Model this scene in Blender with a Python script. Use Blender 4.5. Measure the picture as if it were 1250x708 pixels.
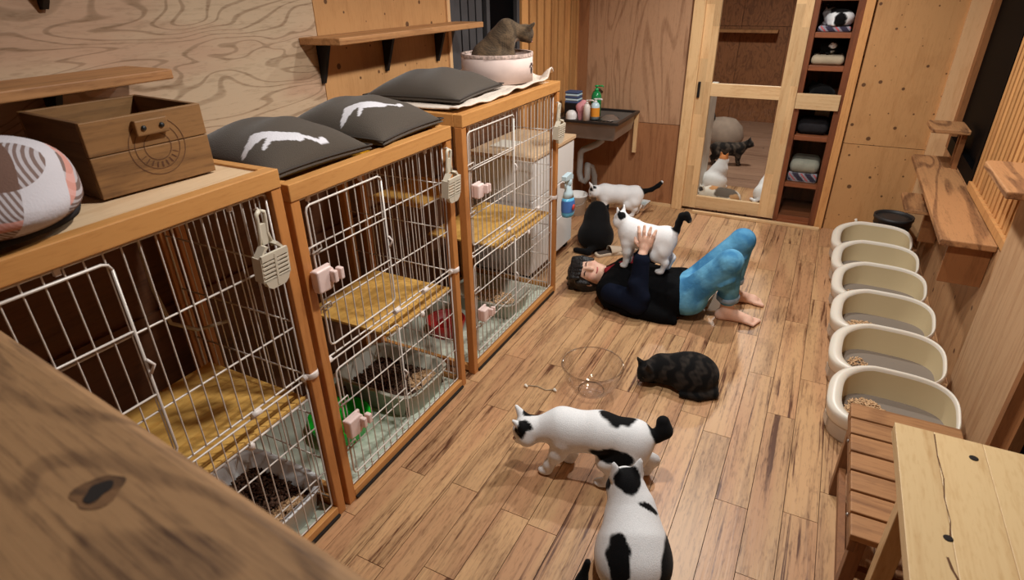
import bpy, bmesh, math, random
import numpy as np
from mathutils import Vector, Matrix

random.seed(7)
rng = np.random.default_rng(7)
for o in list(bpy.data.objects):
    bpy.data.objects.remove(o, do_unlink=True)
scene = bpy.context.scene
COL = scene.collection
R = math.radians

# ------------------------------------------------------------------ camera
def set_camera():
    yaw, pitch, roll, fpx = -0.4827682, 0.4793768, -0.0175588, 716.58
    f = Vector((math.sin(yaw) * math.cos(pitch), math.cos(yaw) * math.cos(pitch), -math.sin(pitch)))
    r0 = Vector((math.cos(yaw), -math.sin(yaw), 0))
    u0 = r0.cross(f)
    r = math.cos(roll) * r0 + math.sin(roll) * u0
    u = -math.sin(roll) * r0 + math.cos(roll) * u0
    cd = bpy.data.cameras.new('camera')
    cam = bpy.data.objects.new('camera', cd)
    COL.objects.link(cam)
    m = Matrix((r, u, -f)).transposed().to_4x4()
    m.translation = Vector((0, 0, 1.75))
    cam.matrix_world = m
    cd.sensor_fit = 'HORIZONTAL'
    cd.sensor_width = 36
    cd.lens = fpx / 1250 * 36
    cd.clip_start = 0.02
    cd.dof.use_dof = True
    cd.dof.focus_distance = 2.6
    cd.dof.aperture_fstop = 5.0
    scene.camera = cam
set_camera()

# ------------------------------------------------------------------ world, lights, exposure
world = bpy.data.worlds.new('world')
scene.world = world
world.use_nodes = True
world.node_tree.nodes['Background'].inputs[0].default_value = (0.02, 0.025, 0.04, 1)
world.node_tree.nodes['Background'].inputs[1].default_value = 0.3
vs = scene.view_settings
vs.view_transform = 'Standard'
vs.look = 'None'
vs.gamma = 1
vs.use_curve_mapping = False
vs.exposure = 0.0

def lamp(name, loc, power, col=(1, 0.985, 0.95), size=0.05, cone=160, blend=0.75):
    d = bpy.data.lights.new(name, 'SPOT')       # recessed downlights: wide soft-edged cones
    d.energy = power
    d.color = col
    d.shadow_soft_size = size
    d.spot_size = R(cone)
    d.spot_blend = blend
    o = bpy.data.objects.new(name, d)
    o.location = loc
    COL.objects.link(o)
lamp('downlight_near', (-0.42, 1.45, 2.6), 112, size=0.06)
lamp('downlight_middle', (-0.32, 2.65, 2.6), 72, size=0.045)
lamp('downlight_far', (-0.38, 3.7, 2.6), 118, size=0.045)
lamp('rear_room_downlight', (-0.6, 6.6, 2.6), 190, (1, 0.97, 0.93), 0.1, 165, 0.8)

# ------------------------------------------------------------------ materials
MATS = {}
def srgb(r, g, b):
    f = lambda c: (c / 255 / 12.92) if c / 255 <= 0.04045 else ((c / 255 + 0.055) / 1.055) ** 2.4
    return (f(r), f(g), f(b), 1)

class NT:
    def __init__(s, name):
        s.m = bpy.data.materials.new(name)
        s.m.use_nodes = True
        s.t = s.m.node_tree
        s.t.nodes.clear()
        s.out = s.n('ShaderNodeOutputMaterial')
        s.b = s.n('ShaderNodeBsdfPrincipled')
        s.l(s.b.outputs[0], s.out.inputs[0])
    def n(s, t, **k):
        x = s.t.nodes.new(t)
        for a, v in k.items():
            setattr(x, a, v)
        return x
    def l(s, a, b):
        s.t.links.new(a, b)
    def val(s, inp, v):
        if hasattr(v, 'is_output') or isinstance(v, bpy.types.NodeSocket):
            s.l(v, inp)
        else:
            inp.default_value = v
    def math(s, op, a, b=0.0, c=0.0, clamp=False):
        x = s.n('ShaderNodeMath', operation=op, use_clamp=clamp)
        s.val(x.inputs[0], a); s.val(x.inputs[1], b); s.val(x.inputs[2], c)
        return x.outputs[0]
    def mix(s, f, a, b):
        x = s.n('ShaderNodeMix', data_type='RGBA')
        s.val(x.inputs[0], f); s.val(x.inputs[6], a); s.val(x.inputs[7], b)
        return x.outputs[2]
    def ramp(s, f, a, b):
        x = s.n('ShaderNodeMapRange', interpolation_type='SMOOTHSTEP')
        s.val(x.inputs[0], f); x.inputs[1].default_value = a; x.inputs[2].default_value = b
        return x.outputs[0]
    def coord(s, scale=(1, 1, 1), rand=True):
        tc = s.n('ShaderNodeTexCoord')
        v = tc.outputs['Object']
        if rand:
            oi = s.n('ShaderNodeObjectInfo')
            sc = s.n('ShaderNodeVectorMath', operation='SCALE')
            sc.inputs[0].default_value = (13.7, 29.3, 17.1)
            s.l(oi.outputs['Random'], sc.inputs['Scale'])
            ad = s.n('ShaderNodeVectorMath', operation='ADD')
            s.l(v, ad.inputs[0]); s.l(sc.outputs[0], ad.inputs[1])
            v = ad.outputs[0]
        mp = s.n('ShaderNodeMapping')
        mp.inputs['Scale'].default_value = scale
        s.l(v, mp.inputs['Vector'])
        return mp.outputs[0]
    def noise(s, vec, scale=5, detail=3, dist=0.0, rough=0.5):
        x = s.n('ShaderNodeTexNoise')
        s.l(vec, x.inputs['Vector'])
        x.inputs['Scale'].default_value = scale
        x.inputs['Detail'].default_value = detail
        x.inputs['Distortion'].default_value = dist
        x.inputs['Roughness'].default_value = rough
        return x.outputs['Fac']
    def bump(s, h, strength=0.2, dist=0.01):
        x = s.n('ShaderNodeBump')
        x.inputs['Strength'].default_value = strength
        x.inputs['Distance'].default_value = dist
        s.l(h, x.inputs['Height'])
        s.l(x.outputs[0], s.b.inputs['Normal'])

def plain(name, col, rough=0.5, metal=0.0, bump=0.0, bscale=60, var=0.0, trans=0.0):
    if name in MATS: return MATS[name]
    N = NT(name)
    v = N.coord()
    f = N.noise(v, bscale, 3)
    c2 = tuple(c * (1 - var) for c in col[:3]) + (1,)
    N.l(N.mix(N.ramp(f, 0.3, 0.7), c2, col), N.b.inputs['Base Color'])
    N.b.inputs['Roughness'].default_value = rough
    N.b.inputs['Metallic'].default_value = metal
    if trans:
        N.b.inputs['Subsurface Weight'].default_value = trans
        N.b.inputs['Subsurface Radius'].default_value = (0.02, 0.01, 0.006)
    if bump: N.bump(f, bump)
    MATS[name] = N.m
    return N.m

def wood(name, light, dark, axis='Y', bands=9, scale=1.0, band_w=0.5, rough=0.5, fibre=0.35, knots=0, knot_col=None, objvar=0.25, stretch=0.12, spec=0.4, streak=0.0, thin=0.25, speck=0.3, hue=0.0, knot_size=0.12):
    """contour-grain wood: bands of a stretched noise plus fine fibres, knots and per-object tint"""
    if name in MATS: return MATS[name]
    N = NT(name)
    s = {'X': (stretch, 1, 1), 'Y': (1, stretch, 1), 'Z': (1, 1, stretch)}[axis]
    s2 = {'X': (0.03, 1, 1), 'Y': (1, 0.03, 1), 'Z': (1, 1, 0.03)}[axis]
    v = N.coord(tuple(c * scale for c in s))
    base = N.noise(v, 3.2, 2, 0.5)
    w = N.math('SINE', N.math('MULTIPLY', base, bands * 6.283))
    line = N.ramp(w, thin, 1.0)
    v2 = N.coord(tuple(c * scale for c in s2))
    fib = N.noise(v2, 55, 3, 0.0, 0.65)
    blot = N.noise(N.coord((scale, scale, scale)), 2.0, 2)
    fac = N.math('MULTIPLY', line, band_w)
    fac = N.math('ADD', fac, N.math('MULTIPLY', N.ramp(fib, 0.42, 0.75), fibre))
    fac = N.math('ADD', fac, N.math('MULTIPLY', N.math('SUBTRACT', blot, 0.5), 0.5))
    if streak:
        st = N.noise(N.coord(tuple(c * scale for c in s2)), 24, 4, 0.4, 0.65)
        gate = N.noise(N.coord(tuple(c * scale for c in s)), 7.0, 3, 0.4)
        fac = N.math('ADD', fac, N.math('MULTIPLY', N.math('MULTIPLY', N.ramp(st, 0.51, 0.65), N.ramp(gate, 0.46, 0.62)), streak))
    if speck:
        s3 = {'X': (0.18, 1, 1), 'Y': (1, 0.18, 1), 'Z': (1, 1, 0.18)}[axis]
        sk_ = N.noise(N.coord(s3), 130, 2, 0.2, 0.6)
        fac = N.math('ADD', fac, N.math('MULTIPLY', N.math('SUBTRACT', N.ramp(sk_, 0.45, 0.75), 0.25), speck))
    fac = N.math('ADD', fac, 0.0, clamp=True)
    if hue:
        hn = N.noise(N.coord(tuple(c * scale for c in s)), 5.0, 2)
        light = N.mix(N.ramp(hn, 0.4, 0.62), light, hue)
    col = N.mix(fac, light, dark)
    if knots:
        vo = N.n('ShaderNodeTexVoronoi', feature='F1', voronoi_dimensions='2D')
        sx_ = N.n('ShaderNodeSeparateXYZ'); N.l(N.coord((1, 1, 1)), sx_.inputs[0])
        cx_ = N.n('ShaderNodeCombineXYZ')
        N.l(N.math('ADD', sx_.outputs[0], sx_.outputs[1]), cx_.inputs[0]); N.l(sx_.outputs[2], cx_.inputs[1])
        N.l(cx_.outputs[0], vo.inputs['Vector'])
        vo.inputs['Scale'].default_value = knots
        sep = N.n('ShaderNodeSeparateColor')
        N.l(vo.outputs['Color'], sep.inputs[0])
        size = N.math('MULTIPLY', N.math('MULTIPLY', sep.outputs[0], sep.outputs[1]), knot_size)
        k = N.math('SUBTRACT', 1.0, N.ramp(N.math('SUBTRACT', vo.outputs['Distance'], size), 0.0, 0.035), clamp=True)
        col = N.mix(N.math('MULTIPLY', k, 0.85), col, knot_col or srgb(70, 38, 18))
    if objvar:
        oi = N.n('ShaderNodeObjectInfo')
        hs = N.n('ShaderNodeHueSaturation')
        mr = N.n('ShaderNodeMapRange')
        N.l(oi.outputs['Random'], mr.inputs[0])
        mr.inputs[3].default_value = 1 - objvar; mr.inputs[4].default_value = 1 + objvar * 0.5
        N.l(mr.outputs[0], hs.inputs['Value'])
        N.l(col, hs.inputs['Color'])
        col = hs.outputs[0]
    N.l(col, N.b.inputs['Base Color'])
    N.b.inputs['Roughness'].default_value = rough
    N.b.inputs['Specular IOR Level'].default_value = spec
    N.bump(N.math('ADD', fib, N.math('MULTIPLY', line, 0.4)), 0.12, 0.004)
    MATS[name] = N.m
    return N.m

def attr_mat(name, rough=0.85, sheen=0.3, bump=0.25, bscale=140, sss=0.0):
    """colour comes from the mesh's own coat / print pattern attribute"""
    if name in MATS: return MATS[name]
    N = NT(name)
    a = N.n('ShaderNodeAttribute'); a.attribute_name = 'Col'
    f = N.noise(N.coord(), bscale, 3)
    hs = N.n('ShaderNodeHueSaturation')
    N.l(a.outputs['Color'], hs.inputs['Color'])
    mr = N.n('ShaderNodeMapRange'); N.l(f, mr.inputs[0])
    mr.inputs[3].default_value = 0.82; mr.inputs[4].default_value = 1.18
    N.l(mr.outputs[0], hs.inputs['Value'])
    N.l(hs.outputs[0], N.b.inputs['Base Color'])
    N.b.inputs['Roughness'].default_value = rough
    N.b.inputs['Sheen Weight'].default_value = sheen
    N.b.inputs['Specular IOR Level'].default_value = 0.15
    if sss:
        N.b.inputs['Subsurface Weight'].default_value = sss
        N.b.inputs['Subsurface Radius'].default_value = (0.02, 0.008, 0.005)
        N.b.inputs['Subsurface Scale'].default_value = 0.5
    N.bump(f, bump, 0.004)
    MATS[name] = N.m
    return N.m

def clear_glass(name, tint=(0.96, 0.97, 0.96, 1), refl=0.08):
    if name in MATS: return MATS[name]
    N = NT(name)
    tr = N.n('ShaderNodeBsdfTransparent'); tr.inputs[0].default_value = tint
    gl = N.n('ShaderNodeBsdfGlossy'); gl.inputs['Roughness'].default_value = 0.03
    lw = N.n('ShaderNodeLayerWeight'); lw.inputs[0].default_value = 0.35
    mx = N.n('ShaderNodeMixShader')
    N.l(N.math('MULTIPLY', lw.outputs['Facing'], refl * 5, clamp=True), mx.inputs[0])
    N.l(tr.outputs[0], mx.inputs[1]); N.l(gl.outputs[0], mx.inputs[2])
    N.l(mx.outputs[0], N.out.inputs[0])
    MATS[name] = N.m
    return N.m

M_floor = wood('laminate_floor', srgb(203, 160, 115), srgb(96, 58, 36), 'Y', 6, 1.3, 0.2, 0.38, 0.45, objvar=0.11, streak=1.15, spec=0.45, hue=srgb(193, 145, 105), speck=0.38)
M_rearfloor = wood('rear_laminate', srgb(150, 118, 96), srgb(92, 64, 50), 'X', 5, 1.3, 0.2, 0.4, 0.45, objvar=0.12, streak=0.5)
M_ply = wood('plywood_wavy', srgb(198, 172, 142), srgb(136, 108, 80), 'Y', 16, 1.5, 0.6, 0.6, 0.25, objvar=0, stretch=0.25, thin=0.6, hue=srgb(190, 156, 128))
M_plyknot = wood('plywood_knotty', srgb(196, 146, 94), srgb(164, 114, 66), 'Z', 5, 1.0, 0.2, 0.6, 0.25, knots=7.5, objvar=0, stretch=0.3, knot_size=0.11)
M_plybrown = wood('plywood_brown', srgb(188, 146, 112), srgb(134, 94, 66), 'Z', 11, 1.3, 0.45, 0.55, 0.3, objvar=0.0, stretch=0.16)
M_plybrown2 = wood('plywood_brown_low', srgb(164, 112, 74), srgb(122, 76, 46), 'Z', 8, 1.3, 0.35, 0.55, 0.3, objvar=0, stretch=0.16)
M_plyright = wood('plywood_shade', srgb(186, 142, 100), srgb(134, 88, 54), 'Z', 6, 1.0, 0.3, 0.6, 0.3, knots=4.0, objvar=0, stretch=0.3, knot_size=0.05)
M_plylight = wood('plywood_light', srgb(190, 152, 114), srgb(156, 114, 78), 'Z', 8, 1.6, 0.35, 0.55, 0.4, objvar=0, stretch=0.1)
M_darkwall = wood('dark_board', srgb(104, 66, 42), srgb(66, 40, 26), 'Y', 6, 1, 0.3, 0.7, 0.3, objvar=0)
M_slat = wood('slat_pine', srgb(206, 150, 92), srgb(160, 100, 54), 'Z', 6, 1.2, 0.3, 0.55, 0.35, objvar=0.2)
M_redgap = plain('slat_backing', srgb(110, 52, 30), 0.8, var=0.2)
M_cage = wood('cage_wood', srgb(204, 146, 84), srgb(172, 112, 58), 'Y', 7, 2, 0.2, 0.42, 0.25, objvar=0.08)
M_cagev = wood('cage_wood_upright', srgb(192, 128, 70), srgb(158, 96, 46), 'Z', 7, 2, 0.2, 0.42, 0.25, objvar=0.08)
M_cagetop = wood('cage_top_board', srgb(222, 190, 152), srgb(194, 154, 112), 'Y', 6, 1.2, 0.25, 0.5, 0.3, objvar=0)
M_shelf = wood('wall_shelf_wood', srgb(184, 132, 84), srgb(134, 88, 50), 'Y', 8, 1.6, 0.4, 0.6, 0.4, objvar=0.12)
M_shelfR = wood('cat_walk_wood', srgb(176, 126, 82), srgb(92, 56, 34), 'Y', 9, 1.2, 0.6, 0.6, 0.3, objvar=0.18)
M_inshelf = wood('cage_shelf_wood', srgb(222, 174, 92), srgb(190, 136, 62), 'Y', 7, 1.4, 0.3, 0.5, 0.4, objvar=0.06)
M_door = wood('door_pine', srgb(226, 188, 138), srgb(186, 134, 84), 'Z', 5, 1.4, 0.25, 0.5, 0.35, objvar=0.18)
M_doorx = wood('door_pine_rail', srgb(226, 190, 142), srgb(190, 140, 90), 'X', 5, 1.4, 0.25, 0.5, 0.35, objvar=0.14)
M_cubby = wood('cubby_wood', srgb(128, 72, 42), srgb(78, 42, 24), 'Z', 6, 1.4, 0.35, 0.5, 0.3, objvar=0.12)
M_cubbyx = wood('cubby_wood_shelf', srgb(142, 82, 50), srgb(92, 50, 30), 'X', 6, 1.4, 0.35, 0.5, 0.3, objvar=0.12)
M_osb = wood('rear_osb', srgb(156, 104, 66), srgb(92, 56, 34), 'Z', 8, 2.6, 0.4, 0.6, 0.6, objvar=0.1, stretch=0.4)
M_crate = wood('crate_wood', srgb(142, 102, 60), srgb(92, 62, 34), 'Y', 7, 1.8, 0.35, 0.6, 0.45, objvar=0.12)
M_crated = wood('crate_wood_side', srgb(112, 78, 48), srgb(74, 48, 28), 'X', 7, 1.8, 0.3, 0.65, 0.45, objvar=0.1)  # darker copy of the crate wood: shade on the side face put into the colour
M_bench = wood('bench_slat_wood', srgb(172, 122, 78), srgb(120, 78, 46), 'X', 8, 1.5, 0.4, 0.5, 0.45, objvar=0.12)
M_benchleg = wood('bench_leg_wood', srgb(140, 92, 56), srgb(96, 58, 34), 'Z', 6, 1.5, 0.3, 0.5, 0.4, objvar=0.1)
M_table = wood('table_wood', srgb(214, 182, 134), srgb(184, 142, 92), 'Y', 7, 1.0, 0.25, 0.4, 0.3, objvar=0.12, streak=0.25)
M_beam = wood('beam_wood', srgb(158, 120, 82), srgb(84, 58, 38), 'X', 9, 2.2, 0.45, 0.7, 0.5, objvar=0, stretch=0.25, streak=0.6)
M_beamknot = wood('beam_knot_wood', srgb(118, 84, 54), srgb(60, 40, 26), 'X', 9, 3.0, 0.5, 0.7, 0.5, objvar=0, stretch=0.6)
M_knot = plain('knot_dark', srgb(28, 18, 12), 0.9)
M_crack = plain('crack_dark', srgb(96, 62, 36), 0.9)
M_black = plain('black_metal', srgb(22, 21, 22), 0.5, 0.2)
M_wire = plain('white_wire', srgb(214, 204, 194), 0.35, 0.1)
M_clip = plain('white_plastic', srgb(226, 214, 206), 0.4)
M_pinkclip = plain('pink_white_plastic', srgb(232, 206, 198), 0.4)
M_scoop = plain('ivory_plastic', srgb(206, 196, 176), 0.45)
M_litter = plain('cream_plastic', srgb(226, 216, 200), 0.35, trans=0.1)
M_litterin = plain('cream_plastic_inside', srgb(206, 186, 146), 0.45)
M_litterbase = plain('greige_plastic', srgb(196, 180, 162), 0.45)
M_greyin = plain('grey_tray_floor', srgb(128, 116, 104), 0.6)
M_pellet = plain('wood_pellet', srgb(226, 184, 138), 0.8, var=0.35, bscale=90)
M_pelletdark = plain('dark_pellet', srgb(98, 66, 46), 0.85, var=0.5, bscale=120)
M_trayw = plain('white_tray', srgb(226, 226, 226), 0.4)
M_trayg = plain('grey_tray', srgb(178, 176, 160), 0.45)
M_mat = plain('pale_green_mat', srgb(196, 202, 184), 0.6, var=0.1, bscale=25)
M_green = plain('green_plastic', srgb(28, 196, 52), 0.25, trans=0.2)
M_red = plain('red_plastic', srgb(176, 36, 34), 0.35)
M_yellow = plain('mustard_board', srgb(214, 148, 14), 0.55, var=0.1)
M_glassdark = plain('night_glass', srgb(6, 7, 9), 0.5)
M_glassdark.node_tree.nodes['Principled BSDF'].inputs['Specular IOR Level'].default_value = 0.02
M_framebrown = wood('window_frame_brown', srgb(150, 98, 58), srgb(106, 64, 36), 'Z', 5, 1.5, 0.25, 0.5, 0.3, objvar=0)
M_curtain = plain('grey_blind', srgb(70, 68, 70), 0.8, var=0.2, bscale=8)
M_ceil = plain('ceiling_board', srgb(112, 84, 60), 0.8, var=0.15)
M_glass = clear_glass('window_glass', refl=0.05)
M_acryl = clear_glass('clear_acrylic', (0.98, 0.976, 0.98, 1), 0.10)
M_acrylrim = clear_glass('acrylic_rim', (0.93, 0.93, 0.94, 1), 0.16)
M_steel = plain('stainless', srgb(158, 146, 136), 0.35, 0.6, var=0.15, bscale=10)
M_steeld = plain('stainless_dark', srgb(70, 66, 64), 0.35, 0.7)
M_pvc = plain('grey_pvc', srgb(170, 168, 164), 0.45)
M_white = plain('white_laminate', srgb(232, 230, 226), 0.45)
M_blanket = plain('fleece_blanket', srgb(222, 206, 190), 0.95, bump=0.4, bscale=70, var=0.12)
M_skin = attr_mat('skin', 0.5, 0.05, 0.05, 200, 0.12)
M_fur = attr_mat('fur', 0.85, 0.04, 0.35, 330)
M_print = attr_mat('woven_cushion', 0.95, 0.2, 0.5, 320)
M_eye = plain('cat_eye', srgb(22, 24, 14), 0.1)
M_nose = plain('cat_nose', srgb(196, 130, 120), 0.5)
M_hair = plain('black_hair', srgb(18, 15, 15), 0.45, bump=0.5, bscale=90)
M_jacket = plain('black_jacket', srgb(8, 8, 10), 0.9, bump=0.3, bscale=30)
M_sleeve = plain('navy_sleeve', srgb(16, 21, 36), 0.9, bump=0.3, bscale=30)
M_redcloth = plain('red_scarf', srgb(150, 24, 36), 0.85)
M_dark = plain('dark_cloth', srgb(44, 42, 44), 0.95, bump=0.3, var=0.3, bscale=20)
M_beige = plain('beige_cloth', srgb(176, 158, 132), 0.95, bump=0.3, var=0.15, bscale=20)
M_greycloth = plain('grey_cloth', srgb(168, 164, 150), 0.95, bump=0.3, var=0.15, bscale=20)
M_paper = plain('white_paper', srgb(234, 226, 210), 0.8)
M_blue = plain('blue_liquid_bottle', srgb(96, 184, 224), 0.25)
M_paleblue = plain('pale_bottle', srgb(196, 220, 228), 0.3)
M_labelblue = plain('bottle_label', srgb(70, 116, 186), 0.4)
M_labelred = plain('bottle_label_red', srgb(206, 70, 60), 0.4)
M_soapgreen = plain('green_soap', srgb(24, 130, 70), 0.25)
M_orange = plain('orange_label', srgb(232, 150, 50), 0.4)
M_pink = plain('pink_cloth', srgb(222, 150, 156), 0.9)
M_bucket = plain('black_bucket', srgb(44, 42, 42), 0.55)
M_drum = plain('drum_board', srgb(226, 202, 192), 0.7, var=0.08, bscale=14)
M_trim = plain('drum_trim', srgb(210, 182, 168), 0.8, var=0.55, bscale=70)
M_sandal = plain('sandal_sole', srgb(196, 178, 156), 0.7)
M_sandald = plain('sandal_upper', srgb(66, 52, 44), 0.8)
M_marble = plain('pale_panel', srgb(206, 198, 184), 0.5, var=0.2, bscale=9)
M_corner = wood('corner_post_wood', srgb(222, 178, 130), srgb(196, 146, 96), 'Z', 5, 1.4, 0.2, 0.55, 0.3, objvar=0)

def plaid(name, base, brown, pink, size):
    if name in MATS: return MATS[name]
    N = NT(name)
    v = N.coord((1, 1, 1), rand=False)
    sp = N.n('ShaderNodeSeparateXYZ'); N.l(v, sp.inputs[0])
    a = N.math('ADD', sp.outputs[0], sp.outputs[2]); b = N.math('SUBTRACT', sp.outputs[1], N.math('MULTIPLY', sp.outputs[2], 0.4))
    fx = N.math('FRACT', N.math('MULTIPLY', a, 1 / size)); fy = N.math('FRACT', N.math('MULTIPLY', b, 1 / size))
    mx = N.math('GREATER_THAN', fx, 0.5); my = N.math('GREATER_THAN', fy, 0.5)
    both = N.math('MULTIPLY', mx, my)
    one = N.math('SUBTRACT', N.math('ADD', mx, my), N.math('MULTIPLY', both, 2))
    hatch = N.math('GREATER_THAN', N.math('FRACT', N.math('MULTIPLY', N.math('ADD', a, b), 17 / size)), 0.5)
    c = N.mix(N.math('MULTIPLY', one, N.math('ADD', N.math('MULTIPLY', hatch, 0.65), 0.25)), base, brown)
    px = N.math('MULTIPLY', N.math('LESS_THAN', N.math('ABSOLUTE', N.math('SUBTRACT', fx, 0.25)), 0.07), N.math('SUBTRACT', 1.0, N.math('MULTIPLY', my, 0.0)))
    c = N.mix(N.math('MULTIPLY', px, N.math('MULTIPLY', one, 0.8)), c, pink)
    c = N.mix(both, c, brown)
    N.l(c, N.b.inputs['Base Color'])
    N.b.inputs['Roughness'].default_value = 0.95
    N.bump(N.noise(v, 200, 2), 0.3, 0.003)
    MATS[name] = N.m
    return N.m
M_plaid = plaid('plaid_bed', srgb(196, 190, 194), srgb(104, 76, 64), srgb(210, 146, 132), 0.19)
M_tartan = plaid('tartan', srgb(206, 200, 210), srgb(50, 44, 64), srgb(200, 60, 60), 0.09)

def denim(name):
    N = NT(name)
    v = N.coord((1, 1, 1))
    f = N.noise(v, 9, 4, 0.4)
    g = N.noise(v, 60, 2)
    c = N.mix(N.ramp(f, 0.35, 0.7), srgb(66, 128, 172), srgb(112, 180, 216))
    c = N.mix(N.math('MULTIPLY', g, 0.3), c, srgb(60, 100, 136))
    N.l(c, N.b.inputs['Base Color'])
    N.b.inputs['Roughness'].default_value = 0.9
    N.bump(N.math('ADD', f, N.math('MULTIPLY', g, 0.2)), 0.5, 0.02)
    return N.m
M_denim = denim('denim')
for m_ in (M_jacket, M_sleeve, M_denim, M_dark):
    m_.node_tree.nodes['Principled BSDF'].inputs['Specular IOR Level'].default_value = 0.1
M_cuff = plain('denim_cuff', srgb(150, 176, 200), 0.9, var=0.3, bscale=30)

# ------------------------------------------------------------------ object helpers
def link(name, me, mat, parent=None, loc=(0, 0, 0), rot=(0, 0, 0), smooth=False):
    o = bpy.data.objects.new(name, me)
    COL.objects.link(o)
    if mat is not None and len(me.materials) == 0:
        me.materials.append(mat)
    o.location = loc
    o.rotation_euler = rot
    if parent is not None: o.parent = parent
    if smooth:
        me.shade_smooth()
    return o

def tag(o, label, cat=None, group=None, kind=None):
    if label: o['label'] = label
    if cat: o['category'] = cat
    if group: o['group'] = group
    if kind: o['kind'] = kind
    return o

def thing(name, label, cat, loc=(0, 0, 0), rotz=0.0, group=None):
    o = bpy.data.objects.new(name, None)
    COL.objects.link(o)
    o.empty_display_size = 0.05
    o.location = loc
    o.rotation_euler = (0, 0, rotz)
    return tag(o, label, cat, group)

class MB:
    def __init__(s):
        s.v = []; s.f = []; s.sm = []
    def add(s, vs, fs, smooth=False):
        k = len(s.v)
        s.v += [tuple(p) for p in vs]
        s.f += [tuple(i + k for i in f) for f in fs]
        s.sm += [smooth] * len(fs)
        return s
    def box(s, x0, x1, y0, y1, z0, z1, m=None):
        vs = [(x, y, z) for x in (x0, x1) for y in (y0, y1) for z in (z0, z1)]
        if m is not None: vs = [m @ Vector(p) for p in vs]
        return s.add(vs, [(0, 1, 3, 2), (4, 6, 7, 5), (0, 4, 5, 1), (2, 3, 7, 6), (0, 2, 6, 4), (1, 5, 7, 3)])
    def tube(s, pts, r, seg=8, cap=True, flat=1.0):
        pts = [Vector(p) for p in pts]
        n = len(pts)
        rs = [r] * n if not hasattr(r, '__len__') else r
        rings = []
        up = None
        for i, p in enumerate(pts):
            d = (pts[min(i + 1, n - 1)] - pts[max(i - 1, 0)]).normalized()
            if up is None:
                up = d.orthogonal().normalized()
            up = (up - d * up.dot(d))
            up = up.normalized() if up.length > 1e-6 else d.orthogonal().normalized()
            sd = d.cross(up)
            rings.append([p + (up * math.cos(t) + sd * math.sin(t) * flat) * rs[i] for t in [2 * math.pi * j / seg for j in range(seg)]])
        vs = [q for rr in rings for q in rr]
        fs = []
        for i in range(n - 1):
            for j in range(seg):
                a = i * seg + j; b = i * seg + (j + 1) % seg
                fs.append((a, b, b + seg, a + seg))
        s.add(vs, fs, True)
        if cap:
            k = len(s.v) - len(vs)
            s.f.append(tuple(k + j for j in reversed(range(seg)))); s.sm.append(False)
            s.f.append(tuple(k + (n - 1) * seg + j for j in range(seg))); s.sm.append(False)
        return s
    def lathe(s, prof, seg=24, c=(0, 0, 0), smooth=True, sx=1, sy=1, cap=True):
        vs = []; fs = []
        n = len(prof)
        for r, z in prof:
            for j in range(seg):
                t = 2 * math.pi * j / seg
                vs.append((c[0] + r * math.cos(t) * sx, c[1] + r * math.sin(t) * sy, c[2] + z))
        for i in range(n - 1):
            for j in range(seg):
                a = i * seg + j; b = i * seg + (j + 1) % seg
                fs.append((a, b, b + seg, a + seg))
        s.add(vs, fs, smooth)
        k = len(s.v) - len(vs)
        if not cap: return s
        if prof[0][0] > 1e-4: s.f.append(tuple(k + j for j in reversed(range(seg)))); s.sm.append(False)
        if prof[-1][0] > 1e-4: s.f.append(tuple(k + (n - 1) * seg + j for j in range(seg))); s.sm.append(False)
        return s
    def prism(s, poly, axis, a0, a1):
        """extrude a 2-D polygon along an axis"""
        def P(u, v, a):
            return {'X': (a, u, v), 'Y': (u, a, v), 'Z': (u, v, a)}[axis]
        n = len(poly)
        vs = [P(u, v, a0) for u, v in poly] + [P(u, v, a1) for u, v in poly]
        fs = [tuple(range(n)), tuple(reversed(range(n, 2 * n)))] + [(i, i + n, (i + 1) % n + n, (i + 1) % n) for i in range(n)]
        return s.add(vs, fs)
    def mesh(s, name):
        me = bpy.data.meshes.new(name)
        me.from_pydata(s.v, [], s.f)
        bm = bmesh.new(); bm.from_mesh(me)
        bmesh.ops.recalc_face_normals(bm, faces=bm.faces)
        bm.to_mesh(me); bm.free()
        me.polygons.foreach_set('use_smooth', s.sm)
        me.update()
        return me
    def build(s, name, mat, parent=None, loc=(0, 0, 0), rot=(0, 0, 0), bevel=0.0, seg=2):
        o = link(name, s.mesh(name), mat, parent, loc, rot)
        if bevel:
            b = o.modifiers.new('bevel', 'BEVEL'); b.width = bevel; b.segments = seg; b.limit_method = 'ANGLE'; b.angle_limit = R(40)
        return o

def bx(name, x0, x1, y0, y1, z0, z1, mat, parent=None, bevel=0.0, rot=(0, 0, 0)):
    """box with its origin at its own centre (coordinates local to the parent)"""
    cx, cy, cz = (x0 + x1) / 2, (y0 + y1) / 2, (z0 + z1) / 2
    m = MB().box(x0 - cx, x1 - cx, y0 - cy, y1 - cy, z0 - cz, z1 - cz)
    return m.build(name, mat, parent, (cx, cy, cz), rot, bevel)

def sbx(name, *a, **k):
    return tag(bx(name, *a, **k), None, kind='structure')

# ------------------------------------------------------------------ smooth solids from distance fields
def vnoise(p, f=1.0, seed=0.0):
    q = p * f
    return (np.sin(q[:, 0] * 1.7 + q[:, 1] * 2.3 + seed) + np.sin(q[:, 1] * 1.9 - q[:, 2] * 2.7 + seed * 1.3) + np.sin(q[:, 2] * 2.1 + q[:, 0] * 1.3 - seed * 0.7)
            + 0.5 * np.sin(q[:, 0] * 4.1 - q[:, 2] * 3.7 + seed) + 0.5 * np.sin(q[:, 1] * 4.7 + q[:, 0] * 3.1 + seed * 2)) / 4

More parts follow.
